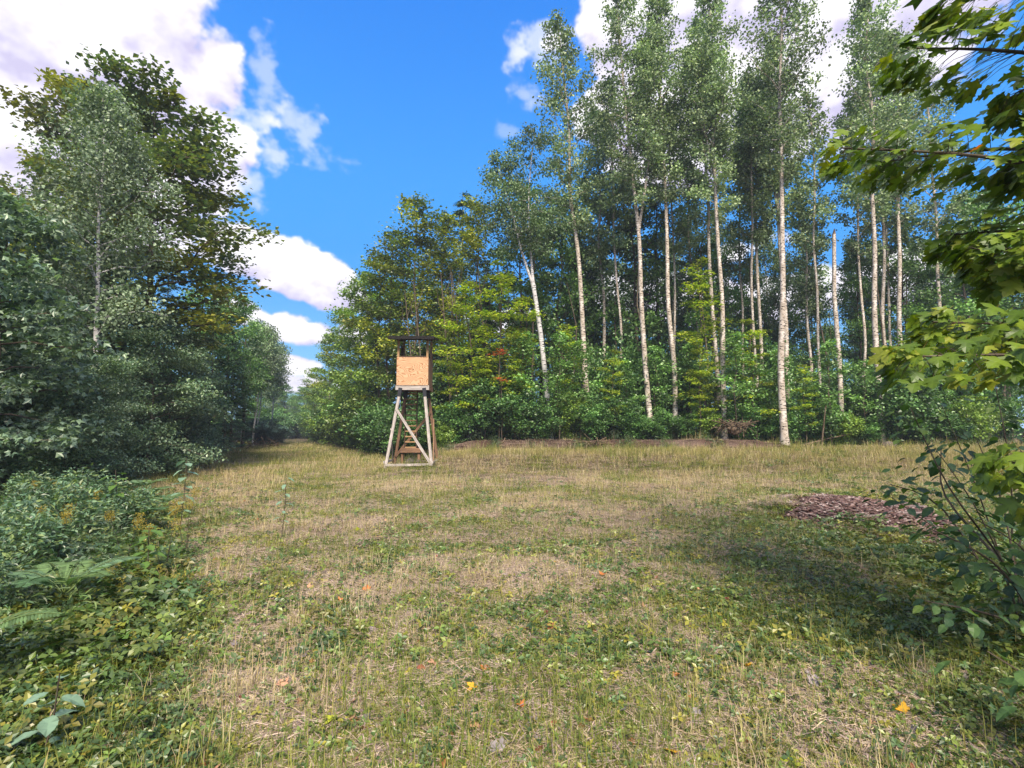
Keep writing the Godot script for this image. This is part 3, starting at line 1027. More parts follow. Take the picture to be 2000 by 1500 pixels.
	far.seed = 270
	for i in 18:
		var x := 3.5 + i * 2.0 + far.randf() * 1.2
		var d := 34.5 + far.randf() * 9.0
		plant_tree("aspen_tree", back[i % 3], mats.aspen, mats.aspen_leaf, "airy aspen farther back whose crown fills the gaps between the front aspens", x * d / 33.0, d, far.randf() * 6.0, Vector3.ONE * (0.72 + 0.24 * far.randf()), "airy aspens farther back in the right woods")
	# the broken snag
	var sn := thing("dead_snag", "bare broken-off grey trunk without any crown among the aspens", "dead tree", Vector3(17.3, height(17.3, 27.0), -27.0))
	part(sn, "trunk", rod(PackedVector3Array([Vector3(0, -0.2, 0), Vector3(0.06, 4, 0.05), Vector3(0.02, 8, 0), Vector3(0.2, 11.4, 0)]), 0.14, 0.09, 9), mats.aspen)
	part(sn, "broken_tip", rod(PackedVector3Array([Vector3(0.2, 11.38, 0), Vector3(0.22, 11.7, 0.02)]), 0.1, 0.02, 6), mats.dead)
	# the white birch that leans left
	var b0 := PackedVector3Array([Vector3(0, -0.2, 0), Vector3(-0.2, 2.5, 0), Vector3(-0.5, 5.5, 0.05), Vector3(-0.85, 8.0, 0)])
	var b1 := PackedVector3Array([Vector3(-0.85, 8.0, 0), Vector3(-1.5, 10.0, 0.1), Vector3(-2.0, 12.0, 0.2), Vector3(-2.9, 15.0, 0.2)])
	var b2 := PackedVector3Array([Vector3(-0.85, 8.0, 0), Vector3(-1.0, 10.0, -0.1), Vector3(-1.1, 13.0, -0.1), Vector3(-0.8, 16.6, 0)])
	var bg := grow({"seed": 77, "h": 17.0, "stems": [[b0, 0.16, 0.11, 1.0], [b1, 0.085, 0.012, 0.3], [b2, 0.095, 0.012, 0.32]], "nb": 20, "spread": 2.5, "up": 0.35, "sag": 0.45, "k": 5, "m": 80, "ls": 0.12, "asp": 0.75, "flat": 1.2, "tilt": 1.6, "droop": 1.0, "puff": 0.42, "shape": "column", "pal": pal([[80, 104, 70], [96, 118, 80], [114, 136, 96], [90, 112, 72]])})
	plant_tree("birch_tree", bg, mats.birch, mats.aspen_leaf, "white forked birch leaning left at the front of the right woods", 2.0, 26.6)

# ---------------------------------------------------------------- the woods on the right
const MAPLE := [[84, 118, 66], [100, 136, 72], [116, 150, 80], [92, 126, 70]]
const YELLOW := [[125, 137, 45], [150, 155, 49], [110, 128, 49], [166, 164, 54]]
const LIME := [[138, 160, 48], [162, 177, 54], [114, 143, 45], [181, 186, 67]]
const SPRUCE := [[66, 92, 70], [78, 106, 78], [90, 118, 86], [72, 98, 74]]

func build_right_woods() -> void:
	var mA := []
	for i in 4:
		mA.append(grow({"seed": 300 + i, "h": 14.0, "r0": 0.15, "base": 0.22, "nb": 30, "spread": 2.7, "up": 0.3, "sag": 0.2, "k": 5, "m": 62, "ls": 0.17, "asp": 0.85, "flat": 0.6, "tilt": 1.0, "droop": 0.5, "puff": 0.6, "shape": "round", "pal": pal(MAPLE, 0.9 + 0.07 * i), "wob": 0.03}))
	var mY := []
	for i in 3:
		mY.append(grow({"seed": 330 + i, "h": 15.0, "r0": 0.13, "base": 0.3, "nb": 30, "spread": 2.5, "up": 0.55, "sag": 0.15, "k": 5, "m": 56, "ls": 0.16, "asp": 0.85, "flat": 0.6, "tilt": 0.8, "droop": 0.3, "puff": 0.55, "shape": "round", "pal": pal([[84, 104, 46], [98, 116, 50], [74, 96, 44], [110, 124, 54]]), "odd": pal(YELLOW), "odds": 0.4, "wob": 0.035}))
	var sp := []
	for i in 3:
		sp.append(grow({"seed": 350 + i, "h": 14.0, "r0": 0.17, "base": 0.08, "nb": 64, "spread": 2.5, "up": -0.12, "sag": 0.12, "k": 5, "m": 34, "ls": 0.30, "asp": 0.2, "flat": 0.22, "tilt": 0.5, "puff": 0.42, "shape": "cone", "leaf": 2, "pal": pal(SPRUCE), "wob": 0.006}))
	mats.maples = mA
	mats.yellows = mY
	mats.spruces = sp
	# the yellowing maples left of the birch, above the blind
	var g := "yellowing maples behind the hunting blind"
	for q in [[-8.3, 34.0, 14.6, 0, "leftmost yellowing maple of the clump behind the blind, lowest of them"], [-6.4, 33.0, 16.8, 1, "tallest yellowing maple, rising straight above the blind's roof"], [-4.7, 34.5, 16.0, 2, "yellow-topped maple between the tallest one and the dark spruce"], [-2.2, 31.0, 14.6, 0, "yellowing maple in front of the dark spruce beside the birch crown"]]:
		plant_tree("maple_tree", mY[q[3]], mats.pale_bark, mats.leaf, q[4], q[0], q[1], q[0] * 1.7, Vector3.ONE * (q[2] / 15.0), g)
	plant_tree("spruce_tree", sp[0], mats.bark, mats.needle, "dark spruce rising right of the yellowing maples", -3.6, 36.5, 0.0, Vector3(1.2, 1.33, 1.2))
	plant_tree("spruce_tree", sp[1], mats.bark, mats.needle, "dark spruce low in the shade right behind the blind's legs", -1.6, 30.5, 1.0, Vector3(0.9, 0.62, 0.9))
	var mT := []
	for i in 2:
		mT.append(grow({"seed": 320 + i, "h": 14.0, "r0": 0.15, "base": 0.12, "nb": 34, "spread": 3.0, "up": 0.3, "sag": 0.2, "k": 5, "m": 66, "ls": 0.18, "asp": 0.85, "flat": 0.5, "tilt": 0.8, "droop": 0.3, "puff": 0.62, "shape": "dome", "pal": pal([[98, 126, 64], [112, 140, 68], [126, 152, 74], [136, 156, 72]]), "odd": pal(YELLOW), "odds": 0.12, "wob": 0.03}))
	# green maples that step down towards the track
	g = "green trees stepping down along the right side of the track"
	for q in [[-9.4, 36.0, 13.8, 0, "dark green maple nearest the blind among those along the track"], [-11.6, 39.5, 13.4, 1, "second green maple along the track, left of the yellowing clump"], [-14.6, 45.0, 12.2, 2, "third green maple along the track, with a drooping left side"], [-18.6, 52.0, 11.2, 3, "fourth green maple along the track, paler than the third"], [-23.2, 60.5, 8.8, 0, "last green maple along the right side of the track before the gap"], [-8.6, 40.0, 14.4, 3, "green maple half hidden behind the leftmost yellowing maple"], [-14.0, 52.0, 11.6, 1, "green maple hidden behind the third one along the track"]]:
		plant_tree("maple_tree", mT[q[3] % 2], mats.bark, mats.leaf, q[4], q[0], q[1], q[0] * 2.3, Vector3(q[2] / 13.0, q[2] / 14.0, q[2] / 13.0), g)
	# mid-height green trees under and behind the aspens
	g = "mid-height green trees under the aspens"
	var r := RandomNumberGenerator.new()
	r.seed = 41
	var mid := [
		[0.4, 31.0, 13.0, "maple", "layered green maple left of the birch trunk"], [3.0, 32.5, 13.0, "maple", "green maple between the birch and the leftmost aspen"], [5.2, 34.0, 14.4, "maple", "dark green maple behind the leftmost aspen's trunk"],
		[7.9, 33.0, 14.6, "maple", "dense dark maple between the forked and the straight aspen"], [10.0, 34.5, 15.0, "spruce", "dark spruce standing behind the close aspen pair"], [13.2, 33.5, 10.5, "maple", "green maple low behind the close aspen pair"],
		[16.2, 34.5, 9.6, "maple", "green maple low behind the thickest aspen"], [19.8, 34.0, 9.0, "maple", "green maple low behind the broken snag"], [22.6, 33.0, 10.5, "maple", "dark leafy maple right of the broken snag"], [24.8, 32.0, 11.5, "maple", "leafy maple behind the rightmost aspens"],
		[27.6, 30.5, 12.5, "maple", "bushy maple between the rightmost aspen and the near boughs"], [29.8, 31.0, 13.0, "maple", "green maple half hidden behind the near boughs"], [32.6, 33.5, 14.5, "maple", "tall green maple at the right edge behind the near boughs"], [2.2, 38.0, 15.0, "spruce", "tall dark spruce seen through the gap right of the birch"],
	]
	for q in mid:
		var sc: float = (q[2] + (3.0 if q[0] > 2.5 and q[0] < 12.0 else 2.6)) / 14.0
		if q[3] == "maple":
			plant_tree("maple_tree", mA[r.randi() % 4], mats.bark, mats.leaf, q[4], q[0], q[1], r.randf() * 6.0, Vector3(sc * 0.9, sc, sc * 0.9), g)
		else:
			plant_tree("spruce_tree", sp[r.randi() % 3], mats.bark, mats.needle, q[4], q[0], q[1], r.randf() * 6.0, Vector3(sc, sc, sc), g)
	# deeper rows: the far side of the wood
	for row in [[38.0, 9.0, 0.0], [45.0, 9.0, 0.0], [54.0, 10.0, 0.0]]:
		var x: float = -5.0 - (row[0] - 38.0) * 0.2
		while x < row[0] * 1.05:
			var d: float = row[0] + (r.randf() - 0.5) * 4.0
			var hgt: float = row[1] * (0.75 + 0.5 * r.randf()) + (4.0 if x < 6.0 else 1.6)
			var k := r.randi() % 5
			if k == 0:
				plant_tree("spruce_tree", sp[r.randi() % 3], mats.bark, mats.needle, "dark spruce deep in the right woods behind the aspens", x, d, r.randf() * 6.0, Vector3.ONE * hgt / 13.0, "spruces deep in the right woods")
			else:
				plant_tree("maple_tree", mA[r.randi() % 4], mats.bark, mats.leaf, "green maple deep in the right woods behind the aspens", x, d, r.randf() * 6.0, Vector3(1.1, 1, 1.1) * hgt / 14.0, "maples deep in the right woods")
			x += 3.2 + r.randf() * 2.2
	# bare slender trunks in the shade
	for i in 16:
		var x := -1.0 + i * 1.75 + r.randf()
		var d := 29.5 + r.randf() * 5.0
		var hgt := 8.0 + r.randf() * 5.0
		var o := thing("slender_trunk", "slender dark bare stem in the shade between the aspens", "tree", Vector3(x, height(x, d), -d), "slender stems between the aspens")
		part(o, "trunk", rod(PackedVector3Array([Vector3(0, -0.2, 0), Vector3(r.randf() - 0.5, hgt * 0.4, 0), Vector3(r.randf() - 0.5, hgt * 0.7, 0), Vector3(r.randf() - 0.5, hgt, 0)]), 0.05 + 0.05 * r.randf(), 0.02, 6), mats.bark)
	# pale saplings with layered lime leaves
	var lime := []
	for i in 4:
		lime.append(grow({"seed": 380 + i, "h": 6.0, "r0": 0.045, "base": 0.18, "nb": 19, "spread": 1.25, "up": 0.25, "sag": 0.15, "k": 4, "m": 34, "ls": 0.15, "asp": 0.9, "flat": 0.22, "tilt": 0.4, "droop": 0.2, "puff": 0.38, "shape": "round", "leaf": 1, "pal": pal(LIME), "wob": 0.05}))
	g = "bright lime and yellow saplings at the front of the right woods"
	for q in [[-2.3, 26.9, 8.5, 0, "bright lime sapling nearest the blind, with leaves in level tiers"], [-1.4, 26.4, 6.0, 1, "short lime sapling with tinges of orange left of the red leaves"], [-0.7, 26.8, 9.5, 2, "tall pale-stemmed lime sapling behind the red leaves"], [0.7, 27.0, 7.5, 3, "lime sapling just left of the birch trunk"], [2.9, 27.2, 6.2, 0, "lime sapling between the birch and the leftmost aspen"], [10.1, 27.2, 9.6, 1, "brightest lime sapling beside the close aspen pair"], [9.6, 26.3, 5.0, 2, "low lime sapling below the brightest one by the aspen pair"], [12.6, 26.6, 6.4, 3, "lime sapling left of the thickest aspen"], [-3.2, 27.4, 6.8, 2, "lime sapling behind the blind's right side"], [0.1, 26.0, 4.4, 1, "low lime sapling between the red leaves and the birch"], [5.2, 26.4, 4.6, 3, "low lime sapling between the leftmost and the forked aspen"], [15.0, 26.2, 4.2, 0, "low lime sapling right of the thickest aspen"], [21.2, 27.4, 5.6, 2, "lime sapling right of the pale aspen at the grass"], [24.6, 28.0, 7.0, 1, "tall lime sapling under the rightmost aspens"]]:
		plant_tree("maple_sapling", lime[q[3]], mats.pale_bark, mats.leaf, q[4], q[0], q[1], q[0] * 3.1, Vector3.ONE * (q[2] / 6.0) * Vector3(0.8, 1, 0.8), g)
	var gs := []
	for i in 2:
		gs.append(grow({"seed": 390 + i, "h": 5.0, "r0": 0.035, "base": 0.2, "nb": 18, "spread": 1.0, "up": 0.4, "sag": 0.1, "k": 4, "m": 26, "ls": 0.13, "asp": 0.8, "flat": 0.5, "tilt": 0.8, "droop": 0.3, "puff": 0.34, "shape": "round", "pal": pal([[88, 124, 66], [104, 140, 74], [120, 154, 86]]), "wob": 0.06}))
	for i in 15:
		var x := -1.8 + i * 1.75 + r.randf()
		plant_tree("green_sapling", gs[i % 2], mats.pale_bark, mats.leaf, "slender green sapling standing up out of the shrubs at the bank", x, 25.7 + 1.6 * r.randf(), r.randf() * 6.0, Vector3.ONE * (0.55 + 0.55 * r.randf()), "slender green saplings among the bank shrubs")
	# bare pale stems left of the birch
	for i in 7:
		var x: float = [-4.6, -3.2, -2.9, -2.5, -1.2, -0.3, -5.3][i]
		var d: float = [28.0, 27.4, 27.8, 28.2, 28.0, 27.6, 29.0][i]
		var o := thing("pale_sapling", "thin pale bare stem standing between the blind and the birch", "tree", Vector3(x, height(x, d), -d), "thin pale stems behind the blind")
		var lx := -0.9 + 0.2 * (i % 3)
		part(o, "trunk", rod(PackedVector3Array([Vector3(0, -0.2, 0), Vector3(lx * 0.2, 3, 0), Vector3(lx * 0.55, 6, 0.1), Vector3(lx, 9.5, 0)]), 0.07, 0.02, 6), mats.pale_bark)
		for k in 5:
			var y := 4.0 + k * 1.0
			var sd := 1.0 if k % 2 == 0 else -1.0
			part(o, "limb", rod(PackedVector3Array([Vector3(lx * y / 10.0, y, 0), Vector3(lx * y / 10.0 + sd * 0.3, y + 0.8, 0.1), Vector3(lx * y / 10.0 + sd * 0.45, y + 1.9, 0.1)]), 0.022, 0.006, 4), mats.pale_bark)
	# the red sprays
	var red := grow({"seed": 399, "h": 4.6, "r0": 0.02, "base": 0.9, "nb": 3, "spread": 0.4, "up": 0.2, "k": 3, "m": 8, "ls": 0.14, "asp": 0.9, "flat": 0.3, "tilt": 0.5, "puff": 0.25, "leaf": 1, "pal": pal([[184, 78, 58], [200, 104, 70], [150, 66, 52]])})
	plant_tree("red_sapling", red, mats.bark, mats.leaf, "small sapling with red leaves, higher of the two red ones", -0.65, 25.9, 0.0, Vector3(1, 1, 1), "red-leaved saplings")
	plant_tree("red_sapling", red, mats.bark, mats.leaf, "small sapling with red leaves, lower of the two red ones", -0.5, 25.6, 2.0, Vector3(0.9, 0.68, 0.9), "red-leaved saplings")

# ---------------------------------------------------------------- the woods on the left
func build_left_woods() -> void:
	var g1 := grow({"seed": 501, "h": 14.6, "r0": 0.22, "base": 0.32, "nb": 44, "spread": 4.5, "up": 0.3, "sag": 0.12, "k": 7, "m": 82, "ls": 0.19, "asp": 0.85, "flat": 0.4, "tilt": 0.6, "droop": 0.3, "puff": 0.62, "shape": "dome", "pal": pal([[88, 108, 84], [100, 120, 84], [114, 128, 82], [122, 130, 74]]), "odd": pal([[136, 140, 62], [150, 148, 62], [124, 132, 62]]), "odds": 0.4})
	plant_tree("maple_tree", g1, mats.bark, mats.leaf, "broad maple with layered boughs reaching right over the left side of the clearing", -14.2, 19.5, 0.4)
	var g2 := grow({"seed": 502, "h": 15.6, "r0": 0.22, "base": 0.25, "nb": 38, "spread": 4.0, "up": 0.5, "sag": 0.1, "k": 6, "m": 76, "ls": 0.19, "asp": 0.85, "flat": 0.5, "tilt": 0.7, "puff": 0.6, "shape": "dome", "pal": pal([[105, 117, 92], [126, 133, 104], [140, 141, 109]]), "odd": pal([[122, 124, 48], [138, 136, 50]]), "odds": 0.4})
	plant_tree("maple_tree", g2, mats.bark, mats.leaf, "yellowing maple behind the left birch, topmost at the left", -18.0, 20.5, 1.0)
	var g3 := grow({"seed": 503, "h": 11.7, "r0": 0.105, "lean": Vector3(-0.5, 0, 0), "base": 0.36, "nb": 40, "spread": 2.3, "up": 0.55, "sag": 0.3, "k": 5, "m": 84, "ls": 0.1, "asp": 0.75, "flat": 0.9, "tilt": 1.4, "droop": 0.8, "puff": 0.45, "shape": "round", "pal": pal([[97, 114, 90], [116, 133, 105], [131, 148, 118]]), "wob": 0.01})
	plant_tree("birch_tree", g3, mats.birch, mats.aspen_leaf, "white-trunked birch standing in front of the left maples", -12.0, 14.8)
	var g4 := grow({"seed": 504, "h": 8.0, "r0": 0.1, "base": 0.1, "nb": 32, "spread": 2.6, "up": 0.15, "sag": 0.15, "k": 7, "m": 56, "ls": 0.17, "asp": 0.9, "flat": 0.6, "tilt": 1.0, "droop": 0.6, "puff": 0.5, "shape": "round", "leaf": 1, "pal": pal([[84, 106, 92], [98, 120, 102], [110, 132, 108], [120, 142, 110]])})
	mats.low = [g4]
	for i in 2:
		mats.low.append(grow({"seed": 510 + i, "h": 7.0, "r0": 0.08, "base": 0.06, "nb": 36, "spread": 2.5, "up": 0.1, "sag": 0.2, "k": 7, "m": 84, "ls": 0.125, "asp": 0.62, "flat": 0.5, "tilt": 0.95, "droop": 0.7, "puff": 0.5, "shape": "round", "pal": pal([[86, 110, 90], [102, 128, 102], [118, 142, 112], [130, 150, 114]])}))
	var g := "low leafy trees along the left edge of the clearing"
	for q in [[-10.4, 10.2, 5.4, 0, "nearest low maple at the far left, its boughs cut by the photo's edge"], [-12.8, 13.6, 4.6, 1, "low beech with drooping layered boughs left of the birch trunk"], [-11.4, 14.3, 3.6, 2, "low beech at the foot of the white-trunked birch"], [-11.9, 16.9, 5.4, 1, "low beech with pale level sprays right of the birch trunk"], [-13.0, 19.4, 5.8, 2, "low beech below the broad maple's right boughs"], [-15.5, 17.0, 7.5, 0, "low maple filling the shade behind the birch"], [-17.6, 21.0, 7.0, 1, "low beech deep in the shade under the left maples"], [-14.9, 23.4, 5.2, 1, "low beech nearest the firs on the left edge"], [-10.9, 12.6, 3.4, 1, "small beech at the mouth of the dark hollow"], [-13.8, 12.2, 5.4, 2, "low beech behind the nearest low maple at the far left"]]:
		plant_tree("low_tree", mats.low[q[3]], mats.bark, mats.leaf, q[4], q[0], q[1], q[0] * 1.9, Vector3.ONE * (q[2] / 7.0), g)
	g = "firs along the left edge of the clearing"
	for q in [[-16.4, 26.0, 7.6, 0, "nearest fir on the left edge, beside the drooping beech"], [-17.4, 29.5, 9.2, 1, "taller fir behind the nearest one on the left edge"], [-19.6, 35.0, 9.8, 2, "fir in the middle of the left row, full to the ground"], [-22.4, 41.0, 9.0, 0, "fir left of the far white birch"], [-25.6, 49.0, 7.2, 1, "dark fir right of the far white birch trunk"], [-20.6, 30.0, 11.0, 2, "tall fir standing behind the left row"], [-16.6, 23.6, 4.0, 1, "small young fir at the grass edge on the left"], [-18.9, 31.5, 3.4, 2, "small young fir farther along the left grass edge"]]:
		plant_tree("fir_tree", mats.spruces[q[3]], mats.bark, mats.needle, q[4], q[0], q[1], q[0], Vector3(1.1, 1, 1.1) * (q[2] / 14.0), g)
	g = "trees at the far end of the left woods"
	var br := grow({"seed": 520, "h": 11.0, "r0": 0.1, "base": 0.45, "nb": 26, "spread": 2.0, "up": 0.6, "sag": 0.2, "k": 4, "m": 60, "ls": 0.16, "asp": 0.8, "flat": 0.9, "tilt": 1.4, "droop": 0.6, "puff": 0.5, "shape": "round", "pal": pal([[120, 141, 111], [140, 159, 124], [134, 156, 120]]), "lean": Vector3(0.9, 0, 0)})
	mats.far_birch = br
	for q in [[-24.4, 48.5, 11.2, "white birch trunk leaning right at the far end of the left woods"], [-25.2, 48.0, 11.6, "left stem of the pale twin birches at the far end of the left woods"], [-24.9, 50.0, 11.0, "right stem of the pale twin birches at the far end of the left woods"], [-25.4, 54.0, 10.2, "round-topped pale birch right of the leaning white trunk"]]:
		plant_tree("birch_tree", br, mats.birch, mats.aspen_leaf, q[3], q[0], q[1], 0.0 if q[0] == -24.4 else q[0], Vector3.ONE * q[2] / 11.0, g)
	for q in [[-20.5, 36.5, 12.0, 0, "green maple above the left row of firs"], [-22.0, 42.0, 12.5, 1, "green maple right behind the left row of firs"], [-19.2, 31.5, 11.5, 2, "green maple between the broad maple and the firs"], [-27.6, 55.0, 9.5, 3, "green maple behind the far white birches"], [-25.5, 44.0, 13.0, 2, "taller green maple behind the left row of firs"]]:
		plant_tree("maple_tree", mats.maples[q[3]], mats.bark, mats.leaf, q[4], q[0], q[1], q[0], Vector3.ONE * q[2] / 14.0, g)
	var r := RandomNumberGenerator.new()
	r.seed = 61
	for i in 24:
		var d := 17.0 + i * 1.5
		var x := left_edge(d) - 7.0 - r.randf() * 9.0
		if absf(x) > d * 1.15: x = -d * 1.1
		plant_tree("maple_tree", mats.maples[r.randi() % 4], mats.bark, mats.leaf, "green maple in the depth of the left woods", x, d, r.randf() * 6.0, Vector3.ONE * (0.6 + 0.3 * r.randf()), "maples in the depth of the left woods")

func build_far_trees() -> void:
	var r := RandomNumberGenerator.new()
	r.seed = 71
	for i in 22:
		var d := 88.0 + r.randf() * 30.0
		var x := -d * lerpf(0.50, 0.30, i / 21.0)
		var hgt := 8.0 + r.randf() * 5.0
		if i % 4 == 3:
			plant_tree("birch_tree", mats.far_birch, mats.birch, mats.aspen_leaf, "small pale tree in the far gap where the track ends", x, d, r.randf() * 6.0, Vector3.ONE * hgt / 11.0, "pale trees where the track ends")
		else:
			plant_tree("maple_tree", mats.maples[i % 4], mats.bark, mats.leaf, "small green tree in the far gap where the track ends", x, d, r.randf() * 6.0, Vector3(1.3, 1, 1.3) * hgt / 14.0, "green trees where the track ends")

# ---------------------------------------------------------------- shrubs
func build_shrubs() -> void:
	var sh := []
	for i in 5:
		sh.append(grow({"seed": 600 + i, "h": 2.4, "stems": bush_stems(610 + i, 2.4, 1.25, 11), "nb": 7, "spread": 0.6, "up": 0.4, "k": 3, "m": 30, "ls": 0.12, "asp": 0.72, "flat": 0.7, "tilt": 0.8, "droop": 0.2, "puff": 0.3, "shape": "round", "pal": pal([[66, 102, 60], [82, 118, 66], [98, 134, 74], [112, 146, 84]], 0.92 + 0.03 * i)}))
	var pale := grow({"seed": 640, "h": 2.0, "stems": bush_stems(641, 2.0, 1.2, 11), "nb": 7, "spread": 0.55, "up": 0.4, "k": 3, "m": 30, "ls": 0.12, "asp": 0.6, "flat": 0.7, "tilt": 0.8, "puff": 0.3, "pal": pal([[122, 148, 66], [138, 162, 72], [108, 136, 64]])})
	var dark := grow({"seed": 650, "h": 2.0, "stems": bush_stems(651, 1.9, 1.7, 14), "nb": 8, "spread": 0.6, "up": 0.3, "k": 3, "m": 34, "ls": 0.16, "asp": 0.3, "flat": 0.6, "tilt": 0.6, "leaf": 2, "puff": 0.32, "pal": pal([[64, 88, 80], [76, 100, 90], [88, 114, 100]])})
	var r := RandomNumberGenerator.new()
	r.seed = 81
	var g := "leafy shrubs along the foot of the right woods"
	var near := ["leafy shrub at the bank just right of the blind", "leafy shrub below the lime sapling nearest the blind", "round shrub below the red-leaved saplings", "shrub at the foot of the white birch", "tall shrub between the birch and the leftmost aspen", "shrub hiding the foot of the leftmost aspen", "shrub right of the leftmost aspen's foot", "shrub left of the forked aspen's foot", "shrub between the forked and the straight aspen", "shrub right of the straight aspen's foot", "shrub left of the close aspen pair, above the brush pile", "shrub at the foot of the close aspen pair", "shrub between the close pair and the thickest aspen", "shrub left of the thickest aspen's foot", "shrub right of the thickest aspen's foot", "shrub below the crooked slender aspen", "shrub at the foot of the broken snag", "shrub right of the broken snag", "shrub left of the pale aspen at the grass", "shrub right of the pale aspen at the grass", "shrub under the rightmost tan aspen", "shrub right of the rightmost tan aspen", "shrub seen below the near maple's lower bough", "shrub at the right end of the far grass"]
	for i in near.size():
		var x := -2.9 + i * 1.18 + (r.randf() - 0.5) * 0.5
		var d := 26.3 + (r.randf() - 0.3) * 1.0
		var hgt := 1.3 + r.randf() * r.randf() * 3.0
		if i in [3, 4, 6]: d = 25.9
		plant_tree("shrub", pale if i % 6 == 5 else sh[r.randi() % 5], mats.bark, mats.leaf, near[i], x, d, r.randf() * 6.0, Vector3(0.45 + 0.22 * hgt, hgt / 2.4, 0.45 + 0.22 * hgt), g, "shrub")
	for i in 30:
		var x := -4.5 + i * 1.15 + (r.randf() - 0.5) * 0.8
		plant_tree("shrub", sh[r.randi() % 5], mats.bark, mats.leaf, "tall leafy shrub in the second row behind the bank", x, 28.4 + r.randf() * 2.4, r.randf() * 6.0, Vector3(1.0, 1.5, 1.0) * (0.6 + 0.9 * r.randf()), "second row of shrubs behind the bank", "shrub")
	g = "shrubs along the right side of the track"
	var pos := [[-3.7, 26.4, 1.5, 1, "pale green shrub at the right foot of the blind"], [-5.2, 27.0, 2.2, 0, "green shrub behind the blind's ladder"], [-6.4, 28.5, 2.6, 0, "green shrub left behind the blind's legs"], [-7.6, 31.0, 2.8, 0, "tall shrub left of the blind, in the shade"], [-9.0, 35.0, 3.0, 0, "shrub at the first corner left of the blind"], [-10.6, 38.5, 3.4, 1, "pale green shrub at the track's right edge left of the blind"], [-12.4, 42.0, 3.4, 0, "broad shrub at the track's right edge"], [-14.0, 44.0, 3.6, 1, "yellow-green shrub at the track's right edge"], [-16.0, 48.0, 4.0, 0, "shrub before the fourth maple along the track"], [-18.2, 52.0, 3.8, 1, "pale shrub near the far gap"], [-20.6, 57.0, 4.0, 0, "last dark shrub before the far gap"], [-23.0, 61.0, 3.6, 1, "last pale shrub before the far gap"], [-8.4, 32.8, 3.2, 0, "shrub between the blind and the first corner"], [-11.2, 40.5, 5.0, 0, "tall shrub under the second maple along the track"]]
	for q in pos:
		plant_tree("shrub", pale if q[3] == 1 else sh[r.randi() % 5], mats.bark, mats.leaf, q[4], q[0], q[1], r.randf() * 6.0, Vector3.ONE * q[2] / 2.3, g, "shrub")
	g = "dark low junipers at the end of the left edge"
	for q in [[-24.6, 50.0, 2.2, "left dark juniper mound by the track"], [-25.6, 52.0, 2.6, "middle dark juniper mound by the track"], [-24.2, 52.5, 2.0, "right dark juniper mound by the track"]]:
		plant_tree("juniper", dark, mats.bark, mats.needle, q[3], q[0], q[1], q[0], Vector3(1, 1, 1) * q[2] / 1.9, g, "shrub")
	for i in 27:
		var d := 9.0 + i * 2.1
		plant_tree("shrub", sh[r.randi() % 5], mats.bark, mats.leaf, "tall dark shrub in the depth of the left woods", left_edge(d) - 3.4 - 2.5 * r.randf(), d, r.randf() * 6.0, Vector3(1.5, 1.9, 1.5) * (0.9 + 0.4 * r.randf()), "tall shrubs in the depth of the left woods", "shrub")
	for i in 14:
		var d := 84.0 + 3.0 * (i % 4)
		plant_tree("shrub", sh[i % 5], mats.bark, mats.leaf, "distant shrub closing the far end of the track", -d * (0.52 - 0.016 * i), d, i * 1.3, Vector3(2.0, 1.9, 2.0), "distant shrubs closing the far end of the track", "shrub")
	g = "low leafy shrubs among the left weeds"
	var weedy := grow({"seed": 660, "h": 2.0, "stems": bush_stems(661, 2.0, 1.3, 9), "nb": 6, "spread": 0.55, "up": 0.5, "k": 3, "m": 22, "ls": 0.15, "asp": 0.42, "flat": 0.8, "tilt": 0.9, "droop": 0.3, "puff": 0.34, "pal": pal([[76, 102, 78], [90, 118, 90], [106, 132, 100], [114, 132, 78]])})
	for q in [[-4.9, 5.2, 0.95, "low shrub at the left edge behind the nearest fern"], [-5.7, 6.4, 1.15, "taller low shrub at the left edge behind the goldenrod"], [-5.6, 7.6, 0.9, "low shrub right of the taller one among the left weeds"], [-7.0, 8.6, 1.1, "low shrub before the dark hollow at the left"], [-4.25, 4.1, 0.7, "smallest low shrub, cut by the left edge near the pale seedling"]]:
		plant_tree("shrub", weedy, mats.bark, mats.leaf, q[3], q[0], q[1], r.randf() * 6.0, Vector3(0.8, 0.8, 0.8) * q[2] / 2.0, g, "shrub")
	g = "shrubs along the left edge of the clearing"
	for i in 15:
		var d: float = [9.5, 11.0, 12.6, 14.0, 15.6, 17.4, 19.2, 21.4, 23.8, 27.0, 30.0, 33.5, 37.5, 42.0, 46.5][i]
		var x := left_edge(d) - 0.9 - r.randf() * 0.5
		var l: String = ["shrub at the far left behind the goldenrod", "shrub left of the low dark hollow", "shrub at the mouth of the dark hollow under the beeches", "shrub before the birch's foot", "shrub right of the birch's foot", "shrub below the beech with pale sprays", "shrub where the dry grass meets the broad maple", "shrub left of the small young fir", "shrub right of the small young fir", "shrub before the taller fir", "yellowish shrub halfway along the left edge", "shrub left of the farther small fir", "shrub right of the farther small fir", "shrub before the pale twin birches", "shrub left of the juniper mounds"][i]
		plant_tree("shrub", pale if i == 10 else (weedy if i < 4 else sh[r.randi() % 5]), mats.bark, mats.leaf, l, x, d, r.randf() * 6.0, Vector3.ONE * ((0.3 if i < 3 else 0.5) + 0.25 * r.randf() + d * 0.006), g, "shrub")

